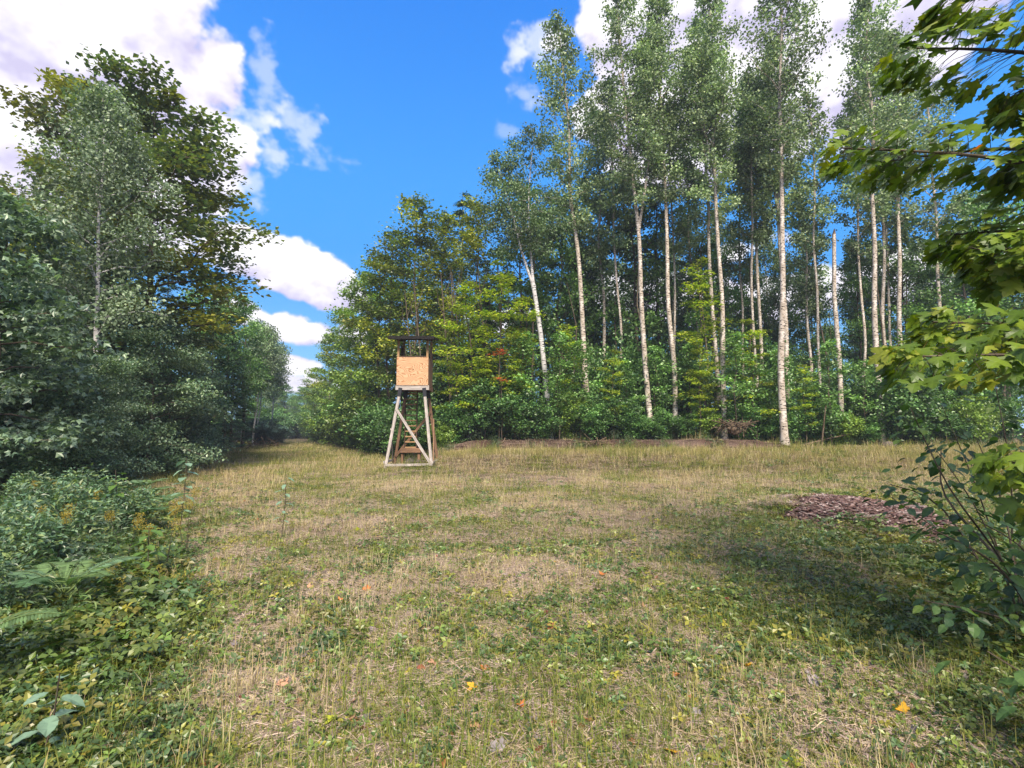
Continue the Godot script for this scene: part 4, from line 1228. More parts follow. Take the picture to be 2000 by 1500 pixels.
# ---------------------------------------------------------------- what lies on the bank
func build_bank() -> void:
	var r := RandomNumberGenerator.new()
	r.seed = 91
	var b := thing("fallen_branch", "weathered forked grey branch lying on the bare earth bank", "branch", Vector3(-0.65, height(-0.65, 24.8) + 0.08, -24.7))
	part(b, "limb", rod(PackedVector3Array([Vector3(-0.45, -0.06, 0.2), Vector3(-0.1, 0.1, 0.05), Vector3(0.25, 0.3, 0), Vector3(0.32, 0.5, 0)]), 0.06, 0.035, 7), mats.dead)
	part(b, "limb", rod(PackedVector3Array([Vector3(-0.05, 0.13, 0.05), Vector3(0.25, 0.1, 0.2), Vector3(0.45, 0.02, 0.3)]), 0.04, 0.02, 6), mats.dead)
	for s in [[3.3, 24.9, 0.0, "dark brush pile on the bank below the tall shrub", 30, 0.9], [11.0, 25.4, 0.55, "uprooted stump with tangled brown roots right of the straight aspen", 46, 0.75], [-20.6, 41.5, 0.1, "reddish brush pile at the left edge near the far birches", 26, 1.5]]:
		var o := thing("brush_pile", s[3], "brush pile", Vector3(s[0], height(s[0], s[1]) + s[2], -s[1]))
		for i in s[4]:
			var c := Vector3((r.randf() - 0.5) * 2.2 * s[5], r.randf() * 0.4 * s[5], (r.randf() - 0.5) * 0.8 * s[5])
			var d := Vector3(r.randf() - 0.5, (r.randf() - 0.5) * 0.7, (r.randf() - 0.5) * 0.7).normalized()
			var l: float = (0.3 + 0.6 * r.randf()) * s[5]
			part(o, "stick", rod(PackedVector3Array([c - d * l, c + Vector3(0, 0.08 * r.randf(), 0), c + d * l + Vector3(0, -0.1, 0)]), 0.02 + 0.02 * r.randf(), 0.006, 5), mats.dead)
		if s[2] > 0.3:
			part(o, "root_plate", rock(70, Vector3(0.7, 0.6, 0.4)), mats.dead)
	for q in [[-2.1, 24.6, 0.16], [1.4, 24.7, 0.2], [2.2, 24.6, 0.13], [6.3, 24.6, 0.22], [7.2, 24.8, 0.3], [7.9, 24.6, 0.16], [18.6, 25.4, 0.45]]:
		var st := one("stone", rock(int(q[0] * 10) + 80, Vector3(1.5, 0.8, 1.0) * q[2]), mats.stone, "" , "stone", Vector3(q[0], height(q[0], q[1]) + q[2] * 0.2, -q[1]), "stones in the earth bank")
		st.set_meta("label", {-2.1: "small stone at the left end of the earth bank", 1.4: "stone on the bank below the birch", 2.2: "smallest stone on the bank right of the birch", 6.3: "stone on the pinkish soil below the forked aspen", 7.2: "largest stone in the pinkish soil below the forked aspen", 7.9: "small stone right of the largest bank stone", 18.6: "pale flat stone at the foot of the pale aspen by the grass"}[q[0]])
	# slanting dead poles in the undergrowth
	for q in [[14.6, 26.0, 2.6, 0.6, 0.0, "short fallen pole lying level right of the thickest aspen"], [19.6, 27.5, -2.4, 1.9, -0.5, "long dead pole slanting up to the right behind the pale aspen"], [15.2, 25.3, 0.25, 2.0, 0.1, "thin upright dead stem right of the thickest aspen's foot"]]:
		var p := thing("dead_pole", q[5], "dead pole", Vector3(q[0], height(q[0], q[1]) + 0.05, -q[1]))
		part(p, "shaft", rod(PackedVector3Array([Vector3(0, 0, 0), Vector3(q[2] * 0.5, q[3] * 0.55, q[4] * 0.5), Vector3(q[2], q[3], q[4])]), 0.05, 0.03, 6), mats.dead)

# ---------------------------------------------------------------- the maple that leans in from the right
func build_near_maple() -> void:
	var r := RandomNumberGenerator.new()
	r.seed = 111
	var o := thing("near_maple", "near maple whose big green leaves hang in from the right edge", "tree", Vector3(4.0, height(4.0, 2.9), -2.9))
	var org := o.position
	o.position += Vector3(0.24, 0.0, 0.0)
	part(o, "trunk", rod(PackedVector3Array([Vector3(0, -0.2, 0), Vector3(0.05, 2, 0), Vector3(-0.02, 4.2, 0.1), Vector3(0.1, 7, 0)]), 0.13, 0.06, 9), mats.bark)
	# boughs: start height on the trunk, tip (scene axes), leaves, half width, leaf size
	var boughs := [
		[2.7, Vector3(1.95, 3.46, -3.25), 90, 0.36, 0.11],
		[3.0, Vector3(2.45, 3.55, -3.6), 95, 0.5, 0.115],
		[3.4, Vector3(2.3, 4.05, -3.1), 105, 0.5, 0.115],
		[3.9, Vector3(2.55, 4.35, -3.0), 95, 0.5, 0.13],
		[1.6, Vector3(2.05, 2.02, -2.95), 100, 0.36, 0.115],
		[1.7, Vector3(2.5, 2.3, -3.3), 95, 0.45, 0.12],
		[2.2, Vector3(2.75, 2.75, -3.2), 100, 0.45, 0.12],
		[2.4, Vector3(2.9, 3.0, -3.6), 85, 0.45, 0.12],
		[1.2, Vector3(2.42, 1.42, -2.75), 70, 0.32, 0.13],
		[1.1, Vector3(2.7, 1.2, -2.9), 50, 0.3, 0.12],
		[2.5, Vector3(3.0, 2.65, -3.3), 90, 0.5, 0.12],
		[3.1, Vector3(3.05, 3.3, -3.2), 90, 0.5, 0.12],
		[2.0, Vector3(3.1, 2.2, -3.4), 80, 0.45, 0.12],
		[2.8, Vector3(3.2, 2.95, -3.0), 80, 0.45, 0.12],
		[3.6, Vector3(3.0, 3.75, -3.1), 90, 0.5, 0.12],
		[1.4, Vector3(2.9, 1.65, -2.9), 60, 0.35, 0.12],
	]
	var spots := []
	for b in boughs:
		var a: Vector3 = Vector3(0, b[0], 0)
		var e: Vector3 = b[1] - org
		var m := a.lerp(e, 0.5) + Vector3(0, 0.18, 0)
		var path := smooth_path(PackedVector3Array([a, m, e]), 5)
		part(o, "bough", rod(path, 0.022, 0.004, 6), mats.bark)
		var tw := MB.new()
		for i in int(b[2] * 1.5):
			var f := 0.22 + 0.8 * pow(r.randf(), 0.8)
			f = minf(f, 1.0)
			var p := at_path(path, f)
			var out := (at_path(path, minf(f + 0.1, 1.0)) - at_path(path, f - 0.1)).normalized()
			var sd := Vector3(-out.z, 0, out.x) * (1.0 if r.randf() < 0.5 else -1.0)
			var reach: float = b[3] * (1.12 - f) * (0.35 + 0.9 * r.randf()) + 0.06
			var q: Vector3 = p + (sd + out * 0.35).normalized() * reach + Vector3(0, (r.randf() - 0.62) * 0.22, 0)
			if i % 3 == 0 and f > 0.4:
				tw.tube(PackedVector3Array([p, p.lerp(q, 0.5) + Vector3(0, 0.03, 0), q]), PackedFloat32Array([0.003, 0.002, 0.001]), 3, Color(1, 1, 1))
			var nr := (Vector3(0, 1, 0.25) + unit(r) * 0.55).normalized()
			var ld := (out * 0.7 + sd * (r.randf() - 0.1) - Vector3.UP * (0.25 + 0.4 * r.randf())).normalized()
			spots.append([Transform3D(leafbasis(ld, nr, b[4] * (0.6 + 0.55 * r.randf())), q), r.randi() % 4, r.randi() % 6])
		part(o, "twigs", tw.mesh(), mats.bark)
	var lm := []
	for k in 4:
		lm.append(leaf_mesh(MAPLE_HALF, 0.12 - 0.1 * (k % 2), 0.12 + 0.1 * k, 0.1 * (k - 1.5)))
	var tint := [s8(108, 134, 46), s8(122, 146, 50), s8(92, 120, 48), s8(134, 156, 54), s8(100, 126, 44), s8(148, 158, 56)]
	var lmat := []
	for k in 6:
		var m := leaf_mat("maple leaf", 0.42, Color(1.0, 1.0, 0.5), 0.45)
		m.albedo_color = tint[k]
		lmat.append(m)
	lmat.append(leaf_mat("orange maple leaf", 0.5, Color(0.9, 0.8, 0.5), 0.4))
	lmat[6].albedo_color = s8(206, 130, 40)
	var score := func(s: Array) -> float:
		var p: Vector3 = s[0].origin + o.position
		var dd := p.distance_to(Vector3(0, EYE, 0))
		return dd + (100.0 if p.x > -p.z * 1.08 else 0.0)
	spots.sort_custom(func(a, b): return score.call(a) < score.call(b))
	var rest := []
	var rt := PackedColorArray()
	for i in spots.size():
		if i < 300:
			var l := part(o, "leaf", lm[spots[i][1]], lmat[6 if i == 210 else spots[i][2]])
			l.transform = spots[i][0]
		else:
			rest.append(spots[i][0])
			rt.append(tint[spots[i][2]])
	many("foliage", lm[1], leaf_mat("maple leaves", 0.42, Color(0.92, 0.95, 0.5), 0.45), rest, rt, "", o)
	# the crown above and beyond the frame
	var gr := grow({"seed": 118, "h": 8.0, "stems": [[PackedVector3Array([Vector3(0.1, 4.2, 0.1), Vector3(0.15, 6, 0), Vector3(0.2, 8.5, 0)]), 0.05, 0.01, 0.0]], "nb": 14, "spread": 2.0, "up": 0.3, "k": 5, "m": 26, "ls": 0.14, "asp": 0.9, "flat": 0.4, "tilt": 0.5, "puff": 0.4, "leaf": 1, "pal": pal([[70, 94, 38], [84, 108, 42]])})
	part(o, "crown", gr[1], mats.leaf)

func build_near_shrub() -> void:
	var r := RandomNumberGenerator.new()
	r.seed = 121
	var lm := []
	for k in 3: lm.append(leaf_mesh(OVAL_HALF, 0.18, 0.08 + 0.12 * k, 0.15 * (k - 1)))
	mats.oval = lm
	var tint := [s8(66, 94, 52), s8(80, 110, 60), s8(94, 124, 66), s8(58, 84, 56), s8(104, 128, 54)]
	var lmat := []
	for k in 5:
		var m := leaf_mat("serrated leaf", 0.45, Color(0.85, 0.92, 0.6), 0.45)
		m.albedo_color = tint[k]
		lmat.append(m)
	mats.oval_mats = lmat
	var rows := [
		["near_birch_sapling", "arching young birch with serrated leaves on a dark bent stem at the right", Vector3(3.75, 0, -3.7), [[Vector3(0, -0.1, 0), Vector3(-0.35, 0.62, 0.1), Vector3(-0.72, 1.2, 0.1), Vector3(-0.95, 1.75, 0.1)], [Vector3(-0.2, 0.4, 0.05), Vector3(-0.65, 0.75, 0.3), Vector3(-1.1, 0.98, 0.35)], [Vector3(-0.4, 0.7, 0.1), Vector3(-0.5, 1.1, -0.2), Vector3(-0.42, 1.45, -0.3)], [Vector3(-0.1, 0.2, 0), Vector3(-0.7, 0.42, 0.3), Vector3(-1.1, 0.5, 0.3)], [Vector3(0, 0.1, 0), Vector3(0.05, 0.8, 0.1), Vector3(-0.1, 1.3, 0.15)]], 40, 0.085],
		["near_shrub", "low shrub with drooping serrated leaves at the lower right edge", Vector3(2.75, 0, -2.35), [[Vector3(0, -0.1, 0), Vector3(-0.12, 0.45, 0), Vector3(-0.32, 0.72, 0.05)], [Vector3(0, 0.1, 0), Vector3(-0.2, 0.4, 0.15), Vector3(-0.45, 0.52, 0.2)], [Vector3(0, 0.1, 0), Vector3(0.1, 0.5, 0.1), Vector3(-0.05, 0.92, 0.1)], [Vector3(0, 0.1, 0), Vector3(-0.1, 0.3, -0.25), Vector3(-0.3, 0.46, -0.4)], [Vector3(0, 0, 0), Vector3(0.15, 0.4, -0.2), Vector3(0.1, 0.75, -0.35)]], 20, 0.11],
		["grey_willow", "grey-leaved willow shrub under the maple's lower bough", Vector3(5.3, 0, -5.6), [[Vector3(0, -0.1, 0), Vector3(-0.3, 1.0, 0), Vector3(-0.7, 1.9, 0.1)], [Vector3(0, 0, 0), Vector3(-0.1, 1.1, 0.2), Vector3(-0.2, 2.2, 0.2)], [Vector3(0, 0, 0), Vector3(0.3, 1.0, 0), Vector3(0.4, 2.1, 0)], [Vector3(0, 0, 0), Vector3(-0.5, 0.8, 0.2), Vector3(-0.95, 1.4, 0.3)], [Vector3(0, 0, 0), Vector3(-0.6, 0.5, -0.2), Vector3(-1.1, 0.9, -0.3)], [Vector3(0, 0, 0), Vector3(0.1, 0.9, 0.5), Vector3(-0.1, 1.7, 0.7)]], 40, 0.1],
		["bramble_thicket", "dense dark bramble thicket in the shade at the right edge", Vector3(3.95, 0, -4.1), [[Vector3(0, -0.1, 0), Vector3(-0.3, 0.5, 0.2), Vector3(-0.7, 0.6, 0.4)], [Vector3(0, 0, 0), Vector3(0.1, 0.8, 0.2), Vector3(-0.1, 1.2, 0.4)], [Vector3(0, 0, 0), Vector3(0.5, 0.7, 0.1), Vector3(0.8, 1.0, 0.2)], [Vector3(0, 0, 0), Vector3(-0.3, 0.9, -0.3), Vector3(-0.6, 1.1, -0.5)], [Vector3(0, 0, 0), Vector3(0.2, 0.5, 0.6), Vector3(0.1, 0.6, 1.0)], [Vector3(0, 0, 0), Vector3(0.3, 0.9, -0.4), Vector3(0.2, 1.5, -0.5)], [Vector3(0, 0, 0), Vector3(-0.2, 0.3, 0.3), Vector3(-0.5, 0.35, 0.6)], [Vector3(0, 0, 0), Vector3(0.0, 0.6, 0.1), Vector3(-0.4, 0.9, 0.1)]], 36, 0.1],
	]
	for q in rows:
		var p: Vector3 = q[2]
		p.y = height(p.x, -p.z)
		var o := thing(q[0], q[1], "shrub", p)
		for st in q[3]:
			var path := smooth_path(PackedVector3Array(st), 4)
			part(o, "stem", rod(path, 0.011, 0.003, 5), mats.bark)
			for i in q[4]:
				var f: float = 0.25 + 0.76 * (i + r.randf()) / q[4]
				var c := at_path(path, f)
				var az := r.randf() * TAU
				var hz := Vector3(cos(az), 0, sin(az))
				c += hz * (0.04 + 0.2 * r.randf() * (1.0 if q[4] < 30 else 1.6)) + Vector3(0, (r.randf() - 0.5) * 0.12, 0)
				var nr := (Vector3(0, 1, 0.1) + unit(r) * 0.55).normalized()
				var ld := (hz - Vector3.UP * (0.1 + 0.5 * r.randf())).normalized()
				var l := part(o, "leaf", lm[r.randi() % 3], lmat[3 if q[0] == "grey_willow" and r.randf() < 0.6 else r.randi() % 5])
				l.transform = Transform3D(leafbasis(ld, nr, q[5] * (0.65 + 0.6 * r.randf())), c)

# ---------------------------------------------------------------- plants at the left
func build_left_plants() -> void:
	var r := RandomNumberGenerator.new()
	r.seed = 131
	var fr := []
	for k in 3: fr.append(frond_mesh(140 + k, 0.62))
	var fm := []
	for c in [s8(120, 152, 112), s8(96, 130, 86), s8(122, 152, 96)]:
		var m := leaf_mat("fern frond", 0.5, Color(0.8, 0.9, 0.6), 0.4)
		m.albedo_color = c
		fm.append(m)
	var g := "ferns at the left edge of the clearing"
	var ferns := [[-2.75, 3.15, 0.85, "pale fern nearest the camera at the left edge of the photo"], [-3.1, 4.3, 0.9, "fern left of the pale spreading fern by the grass"], [-2.55, 4.55, 0.6, "pale spreading fern at the edge of the mown grass"], [-5.9, 6.6, 1.0, "fern under the nearest low maple"], [-5.6, 9.2, 0.8, "bright fern below the dark hollow at the left"], [-6.6, 10.2, 0.8, "fern at the dry grass edge left of the orange leaves"], [-7.6, 11.5, 0.9, "farthest fern at the mouth of the dark hollow"], [-4.9, 7.6, 0.9, "fern below the tall plant with long pale leaves"]]
	for q in ferns:
		var o := thing("fern", q[3], "fern", Vector3(q[0] - 0.55, height(q[0], q[1]) + (0.0 if q[0] > -2.6 else 0.26), -q[1]), g)
		for k in 8:
			var f := part(o, "frond", fr[r.randi() % 3], fm[0 if q[0] > -2.6 else r.randi() % 3])
			f.rotation.y = k * TAU / 8 + r.randf() * 0.5
			f.scale = Vector3.ONE * q[2] * (0.75 + 0.4 * r.randf())
	# goldenrod
	var gold := leaf_mat("goldenrod flowers", 0.8, Color(0.6, 0.5, 0.2), 0.2)
	gold.albedo_color = s8(170, 152, 66)
	var gl := leaf_mat("goldenrod leaves", 0.5)
	gl.albedo_color = s8(84, 112, 58)
	g = "goldenrod among the left weeds"
	var rods := [[-3.9, 5.4, "goldenrod with the brightest yellow plumes at the left"], [-3.55, 5.9, "goldenrod right of the brightest one"], [-3.3, 6.6, "goldenrod at the edge of the dry grass"], [-6.6, 8.3, "goldenrod before the dark hollow"], [-2.9, 5.6, "small goldenrod nearest the mown grass"], [-5.2, 7.4, "goldenrod in the thick of the left weeds"]]
	for q in rods:
		var o := thing("goldenrod", q[2], "flower", Vector3(q[0] - 0.8, height(q[0], q[1]), -q[1]), g)
		for s in 3:
			var az := s * 2.2 + r.randf()
			var hgt := 0.5 + 0.3 * r.randf() - (0.25 if q[1] < 3.5 else 0.0)
			var tip := Vector3(cos(az) * 0.16, hgt, sin(az) * 0.16)
			var path := PackedVector3Array([Vector3(0, -0.03, 0), tip * 0.5 + Vector3(0, 0.06, 0), tip])
			part(o, "stem", rod(path, 0.004, 0.002, 4), mats.bark)
			var lf := MB.new()
			for k in 22:
				var a := k * 2.399
				var d := Vector3(cos(a), 0.25 - 0.5 * r.randf(), sin(a)).normalized()
				var gr := 0.75 + 0.25 * r.randf()
				lf.leaf(at_path(path, 0.15 + 0.75 * k / 22.0), d, Vector3.UP, 0.1 * (1.0 - k / 40.0), 0.02, Color(gr, gr, gr))
			part(o, "foliage", lf.mesh(), gl)
			var fl := MB.new()
			for k in 260:
				var c := tip + Vector3(r.randf() + r.randf() - 1.0, 0, r.randf() + r.randf() - 1.0) * 0.07 + Vector3(0, (r.randf() - 0.4) * 0.12, 0)
				var gr := 0.75 + 0.25 * r.randf()
				fl.leaf(c, unit(r), unit(r), 0.011, 0.007, Color(gr, gr, gr))
			part(o, "flower_plume", fl.mesh(), gold)
	# broad-leaved seedlings
	var pale := leaf_mat("pale seedling leaf", 0.4, Color(0.7, 0.8, 0.7), 0.5)
	pale.albedo_color = s8(122, 150, 124)
	var grn := leaf_mat("seedling leaf", 0.45)
	grn.albedo_color = s8(96, 128, 62)
	g = "broad-leaved seedlings among the left weeds"
	for q in [[-2.28, 2.62, 0.42, 8, 0.115, 0, "seedling with pale bluish drooping leaves at the lower left"], [-2.95, 5.3, 0.6, 14, 0.13, 1, "leafy stalk of milkweed-like leaves rising from the left weeds"], [-4.4, 8.1, 1.15, 18, 0.16, 0, "tall plant with long pale leaves before the dark hollow"], [-5.0, 7.6, 1.0, 16, 0.16, 1, "tall broad-leaved plant left of the pale-leaved one"], [-3.35, 7.6, 0.95, 14, 0.1, 0, "thin dark-stemmed plant standing alone at the dry grass edge"], [-2.6, 2.5, 0.35, 9, 0.1, 1, "bright green seedling cut by the lower left edge"], [-6.3, 6.0, 1.5, 26, 0.15, 0, "maple-like seedling with broad bluish leaves at the far left"]]:
		var o := thing("seedling", q[6], "plant", Vector3(q[0] - (0.75 if q[1] > 5.0 and q[4] > 0.11 else 0.0), height(q[0], q[1]), -q[1]), g)
		var tip := Vector3((r.randf() - 0.5) * 0.2, q[2], (r.randf() - 0.5) * 0.2)
		part(o, "stem", rod(PackedVector3Array([Vector3(0, -0.03, 0), tip * 0.5 + Vector3(0.02, 0, 0), tip]), 0.006, 0.003, 5), mats.bark)
		for k in q[3]:
			var f: float = 0.3 + 0.7 * k / q[3]
			var az: float = k * 2.399 + r.randf() * 0.4
			var d := Vector3(cos(az), 0.1 - 0.5 * r.randf(), sin(az)).normalized()
			var l := part(o, "leaf", mats.oval[k % 3], pale if q[5] == 0 else grn)
			l.transform = Transform3D(leafbasis(d, Vector3.UP + d * 0.2, q[4] * (0.8 + 0.4 * r.randf())), tip * f + d * 0.03)

# ---------------------------------------------------------------- bark mulch
func build_mulch() -> void:
	var r := RandomNumberGenerator.new()
	r.seed = 151
	var chip := MB.new()
	chip.beam(Vector3(-0.5, 0, 0), Vector3(0.5, 0.06, 0.04), 0.34, 0.1)
	var cm := StandardMaterial3D.new()
	cm.resource_name = "bark chips"
	cm.vertex_color_use_as_albedo = true
	cm.vertex_color_is_srgb = true
	cm.roughness = 0.95
	for i in chip.v.size(): chip.c.append(Color.WHITE)
	var where := []
	var tint := PackedColorArray()
	var cols := [s8(118, 92, 84), s8(96, 72, 64), s8(136, 110, 104), s8(80, 60, 54), s8(110, 84, 80), s8(104, 78, 78), s8(168, 150, 144)]
	while where.size() < 5200:
		var x := 4.2 + r.randf() * 4.2
		var d := 6.4 + r.randf() * 5.8
		if r.randf() > mulch(x, d) * 1.1: continue
		var b := Basis.from_euler(Vector3((r.randf() - 0.5) * 0.7, r.randf() * TAU, (r.randf() - 0.5) * 0.7)).scaled_local(Vector3(0.04 + 0.13 * r.randf() * r.randf(), 0.1, 0.05 + 0.06 * r.randf()))
		where.append(Transform3D(b, Vector3(x, height(x, d) + 0.005 + r.randf() * 0.03, -d)))
		tint.append(cols[r.randi() % 7].darkened(r.randf() * 0.3))
	many("bark_mulch", chip.mesh(), cm, where, tint, "spread heap of purplish brown bark chips in the grass at the right")
	var g := "grey slabs of wood on the bark mulch"
	var slabs := [[7.3, 9.8, 0.75, -0.35, "longest grey wood slab at the right of the bark mulch"], [6.4, 8.3, 0.5, -0.3, "grey wood slab at the front of the bark mulch"], [6.9, 8.9, 0.4, -0.5, "short grey slab between the longest slab and the front one"], [5.7, 8.2, 0.36, -0.2, "thin slab at the front left of the mulch"], [5.6, 10.6, 0.3, 0.2, "pale chunk at the back of the mulch"]]
	for q in slabs:
		var s := one("wood_slab", board(Vector3(-q[2] * 0.42, 0, 0), Vector3(q[2] * 0.42, 0.03, 0), 0.08, 0.03), mats.slab, q[4], "wood slab", Vector3(q[0], height(q[0], q[1]) + 0.04, -q[1]), g)
		s.rotation = Vector3(0.25, q[3] * 2.0 - 0.3, 0.06)

# ---------------------------------------------------------------- grass and weeds
func build_grass() -> void:
	var r := RandomNumberGenerator.new()
	r.seed = 161
	var dry := [s8(198, 188, 142), s8(184, 172, 132), s8(210, 202, 164), s8(170, 158, 118), s8(194, 182, 160)]
	var grn := [s8(124, 140, 72), s8(106, 130, 64), s8(142, 152, 80), s8(160, 162, 96)]
	# short blades, dry and green, in four shapes
	var kinds := [tuft(170, 26, 0.07, 0.10, 0.004, 1.3), tuft(171, 22, 0.095, 0.12, 0.0038, 1.1), tuft(172, 26, 0.055, 0.12, 0.0045, 1.6), tuft(173, 12, 0.19, 0.08, 0.0034, 0.5)]
	var wh := [[], [], [], []]
	var ti := [PackedColorArray(), PackedColorArray(), PackedColorArray(), PackedColorArray()]
	var n := 0
	while n < 74000:
		var d := 1.7 + 62.0 * pow(r.randf(), 1.9)
		var x := (r.randf() * 2.0 - 1.0) * (d * 1.25 + 1.0)
		if woods(x, d) > 0.35 + 0.3 * r.randf() or mulch(x, d) > 0.4 or soil_band(x, d) > 0.35 + 0.5 * r.randf(): continue
		var bare := ss(0.28, 0.5, n1.get_noise_2d(x * 2.2 + 90.0, d * 5.0))
		if r.randf() < bare * 0.75: continue
		n += 1
		var far := ss(4.0, 25.0, d)
		var gp := green(x, d)
		var isg := r.randf() < gp * 1.0 + 0.06 + 0.16 * far
		var k := r.randi() % 3
		if r.randf() < 0.10 + 0.22 * far: k = 3
		var tall := 1.0 + 0.5 * ss(19.0, 23.5, d) * bank(x) * r.randf() * 1.6
		var sc := (0.7 + 0.6 * r.randf()) * (1.0 + 0.55 * far)
		var b := Basis.from_euler(Vector3(0, r.randf() * TAU, 0)).scaled_local(Vector3(sc * (1.0 + 0.5 * far), sc * tall, sc * (1.0 + 0.5 * far)))
		wh[k].append(Transform3D(b, Vector3(x, height(x, d), -d)))
		var c: Color = grn[r.randi() % 4] if isg else dry[r.randi() % 5]
		ti[k].append(c)
	for k in 4:
		many("grass", kinds[k], mats.grass, wh[k], ti[k], ["short dry and green grass of the clearing", "longer mixed grass of the clearing", "matted low grass of the clearing", "thin standing grass stalks over the clearing"][k])
	# straw lying about
	var th := [thatch(180, 60, 0.22), thatch(181, 60, 0.26)]
	var w2 := [[], []]
	var t2 := [PackedColorArray(), PackedColorArray()]
	n = 0
	while n < 26000:
		var d := 1.6 + 24.0 * pow(r.randf(), 1.9)
		var x := (r.randf() * 2.0 - 1.0) * (d * 1.2 + 0.8)
		if woods(x, d) > 0.4 or mulch(x, d) > 0.4: continue
		if r.randf() < green(x, d) * 0.7: continue
		n += 1
		var k := r.randi() % 2
		var sc := 0.8 + 0.5 * r.randf() + 0.03 * d
		w2[k].append(Transform3D(Basis.from_euler(Vector3(0, r.randf() * TAU, 0)).scaled_local(Vector3(sc, 1.0, sc)), Vector3(x, height(x, d), -d)))
		t2[k].append(s8(212, 200, 178).lerp(s8(188, 170, 164), r.randf()))
	for k in 2:
		many("straw_litter", th[k], mats.straw, w2[k], t2[k], "flattened dry straw lying in the clearing")
	# low broad-leaved weeds; thickest in the two near corners
	var hb := [herb(190, 20, 0.07, 0.12, 0.034, 0.6), trefoil(191, 12, 0.09, 0.13, 0.036), trefoil(192, 16, 0.05, 0.13, 0.026), trefoil(193, 18, 0.17, 0.16, 0.042)]
	var w3 := [[], [], [], []]
	var t3 := [PackedColorArray(), PackedColorArray(), PackedColorArray(), PackedColorArray()]
	var leafy := [s8(116, 144, 72), s8(136, 158, 80), s8(102, 134, 78), s8(154, 166, 84), s8(110, 142, 96), s8(172, 168, 74)]
	n = 0
	var tries := 0
	while n < 27000 and tries < 800000:
		tries += 1
		var d := 1.6 + 22.0 * pow(r.randf(), 2.0)
		var x := (r.randf() * 2.0 - 1.0) * (d * 1.2 + 0.8)
		if mulch(x, d) > 0.5 or woods(x, d) > 0.7: continue
		var dens := 0.16 + 0.22 * (1.0 - ss(2.8, 6.0, d)) + 0.55 * ss(0.0, 0.45, n1.get_noise_2d(x * 14.0 + 11.0, d * 14.0 + 70.0))
		dens += 1.1 * ss(0.2, 1.7, x - 0.25 * d + 0.2 + n1.get_noise_2d(x * 9.0, d * 9.0) * 1.4) * (1.0 - ss(6.5, 9.5, d))
		dens += 0.6 * ss(2.4, -0.3, x - left_edge(d)) * (1.0 - 0.7 * ss(9.0, 13.0, d))
		dens += 0.9 * ss(2.1, 1.5, Vector2((x - 6.25) / 1.3, (d - 9.3) / 2.1).length()) * (1.0 if d < 7.0 or d > 11.2 or x < 5.0 else 0.15)
		dens += 1.3 * ss(-0.4, -0.75, x / d) * (1.0 - ss(2.6, 3.6, d))
		dens *= 1.0 - 0.6 * ss(12.5, 16.0, d)
		if r.randf() > dens: continue
		n += 1
		var k := r.randi() % 3
		if r.randf() < 0.35 * ss(1.4, 0.0, x - left_edge(d)) + 0.3 * ss(1.0, 2.4, x - 0.4 * d) + 0.25 * ss(-0.5, -0.8, x / d): k = 3
		var sc := 0.7 + 0.7 * r.randf()
		if x < left_edge(d) + 1.0: sc *= 1.0 + 0.4 * r.randf()
		if d < 3.6: sc *= 0.72
		w3[k].append(Transform3D(Basis.from_euler(Vector3((r.randf() - 0.5) * 0.3, r.randf() * TAU, (r.randf() - 0.5) * 0.3)).scaled_local(Vector3(sc, sc, sc)), Vector3(x, height(x, d), -d)))
		t3[k].append(leafy[r.randi() % 6].darkened(r.randf() * 0.2))
	for k in 4:
		many("ground_cover", hb[k], mats.leaf, w3[k], t3[k], ["low clover-like weeds in the clearing", "round-leaved low weeds in the clearing", "small creeping weeds in the clearing", "taller long-leaved weeds at the edges of the clearing"][k])
	# tall undergrowth in the near left corner and along the edges
	var ug := [herb(200, 84, 0.52, 0.22, 0.052, 0.34), herb(201, 90, 0.62, 0.18, 0.07, 0.18), trefoil(202, 46, 0.42, 0.26, 0.042)]
	var w4 := [[], [], []]
	var t4 := [PackedColorArray(), PackedColorArray(), PackedColorArray()]
	var under := [s8(92, 126, 82), s8(104, 138, 92), s8(90, 120, 92), s8(116, 142, 80), s8(104, 138, 108), s8(128, 140, 72), s8(76, 102, 70), s8(132, 160, 128)]
	for k0 in 2200:
		var i := k0 if k0 < 1500 else k0 - 1500
		var x: float
		var d: float
		if k0 >= 2100: # ragged clumps over the earth bank
			d = 24.2 + 1.4 * r.randf()
			x = -3.5 + 15.0 * (floorf(r.randf() * 7.0) + 0.35 * r.randf()) / 7.0
		elif i < 620:
			d = 3.3 + 8.0 * pow(r.randf(), 1.2)
			x = left_edge(d) + 0.6 - 3.0 * pow(r.randf(), 0.65)
		elif i < 1000:
			d = 10.0 + 36.0 * r.randf()
			x = left_edge(d) + 0.2 - 1.2 * r.randf()
		elif i < 1280:
			d = 26.0 + 1.6 * r.randf()
			x = -3.5 + 34.0 * r.randf()
		elif i < 1400:
			d = 2.2 + 4.2 * r.randf()
			x = d * 0.86 + 0.5 + 1.6 * r.randf()
		else:
			d = 36.0 + 26.0 * r.randf()
			x = right_edge(d) + 0.3 + r.randf()
		var k := r.randi() % 3
		var sc := (0.5 + 0.8 * r.randf()) * (1.0 if d > 4.0 else 0.7)
		w4[k].append(Transform3D(Basis.from_euler(Vector3((r.randf() - 0.5) * 0.5, r.randf() * TAU, (r.randf() - 0.5) * 0.5)).scaled_local(Vector3(sc, sc * (0.6 + 0.6 * r.randf()), sc)), Vector3(x, height(x, d), -d)))
		t4[k].append(under[r.randi() % 8].darkened(r.randf() * 0.15).lightened(0.06))
	for k in 3:
		many("undergrowth", ug[k], mats.leaf, w4[k], t4[k], "leafy undergrowth along the edges of the clearing")
	# tall pale grass before the right woods and at the left edge, with a few yellow florets
	var tg := tuft(210, 30, 0.27, 0.16, 0.004, 0.5)
	var w5 := []
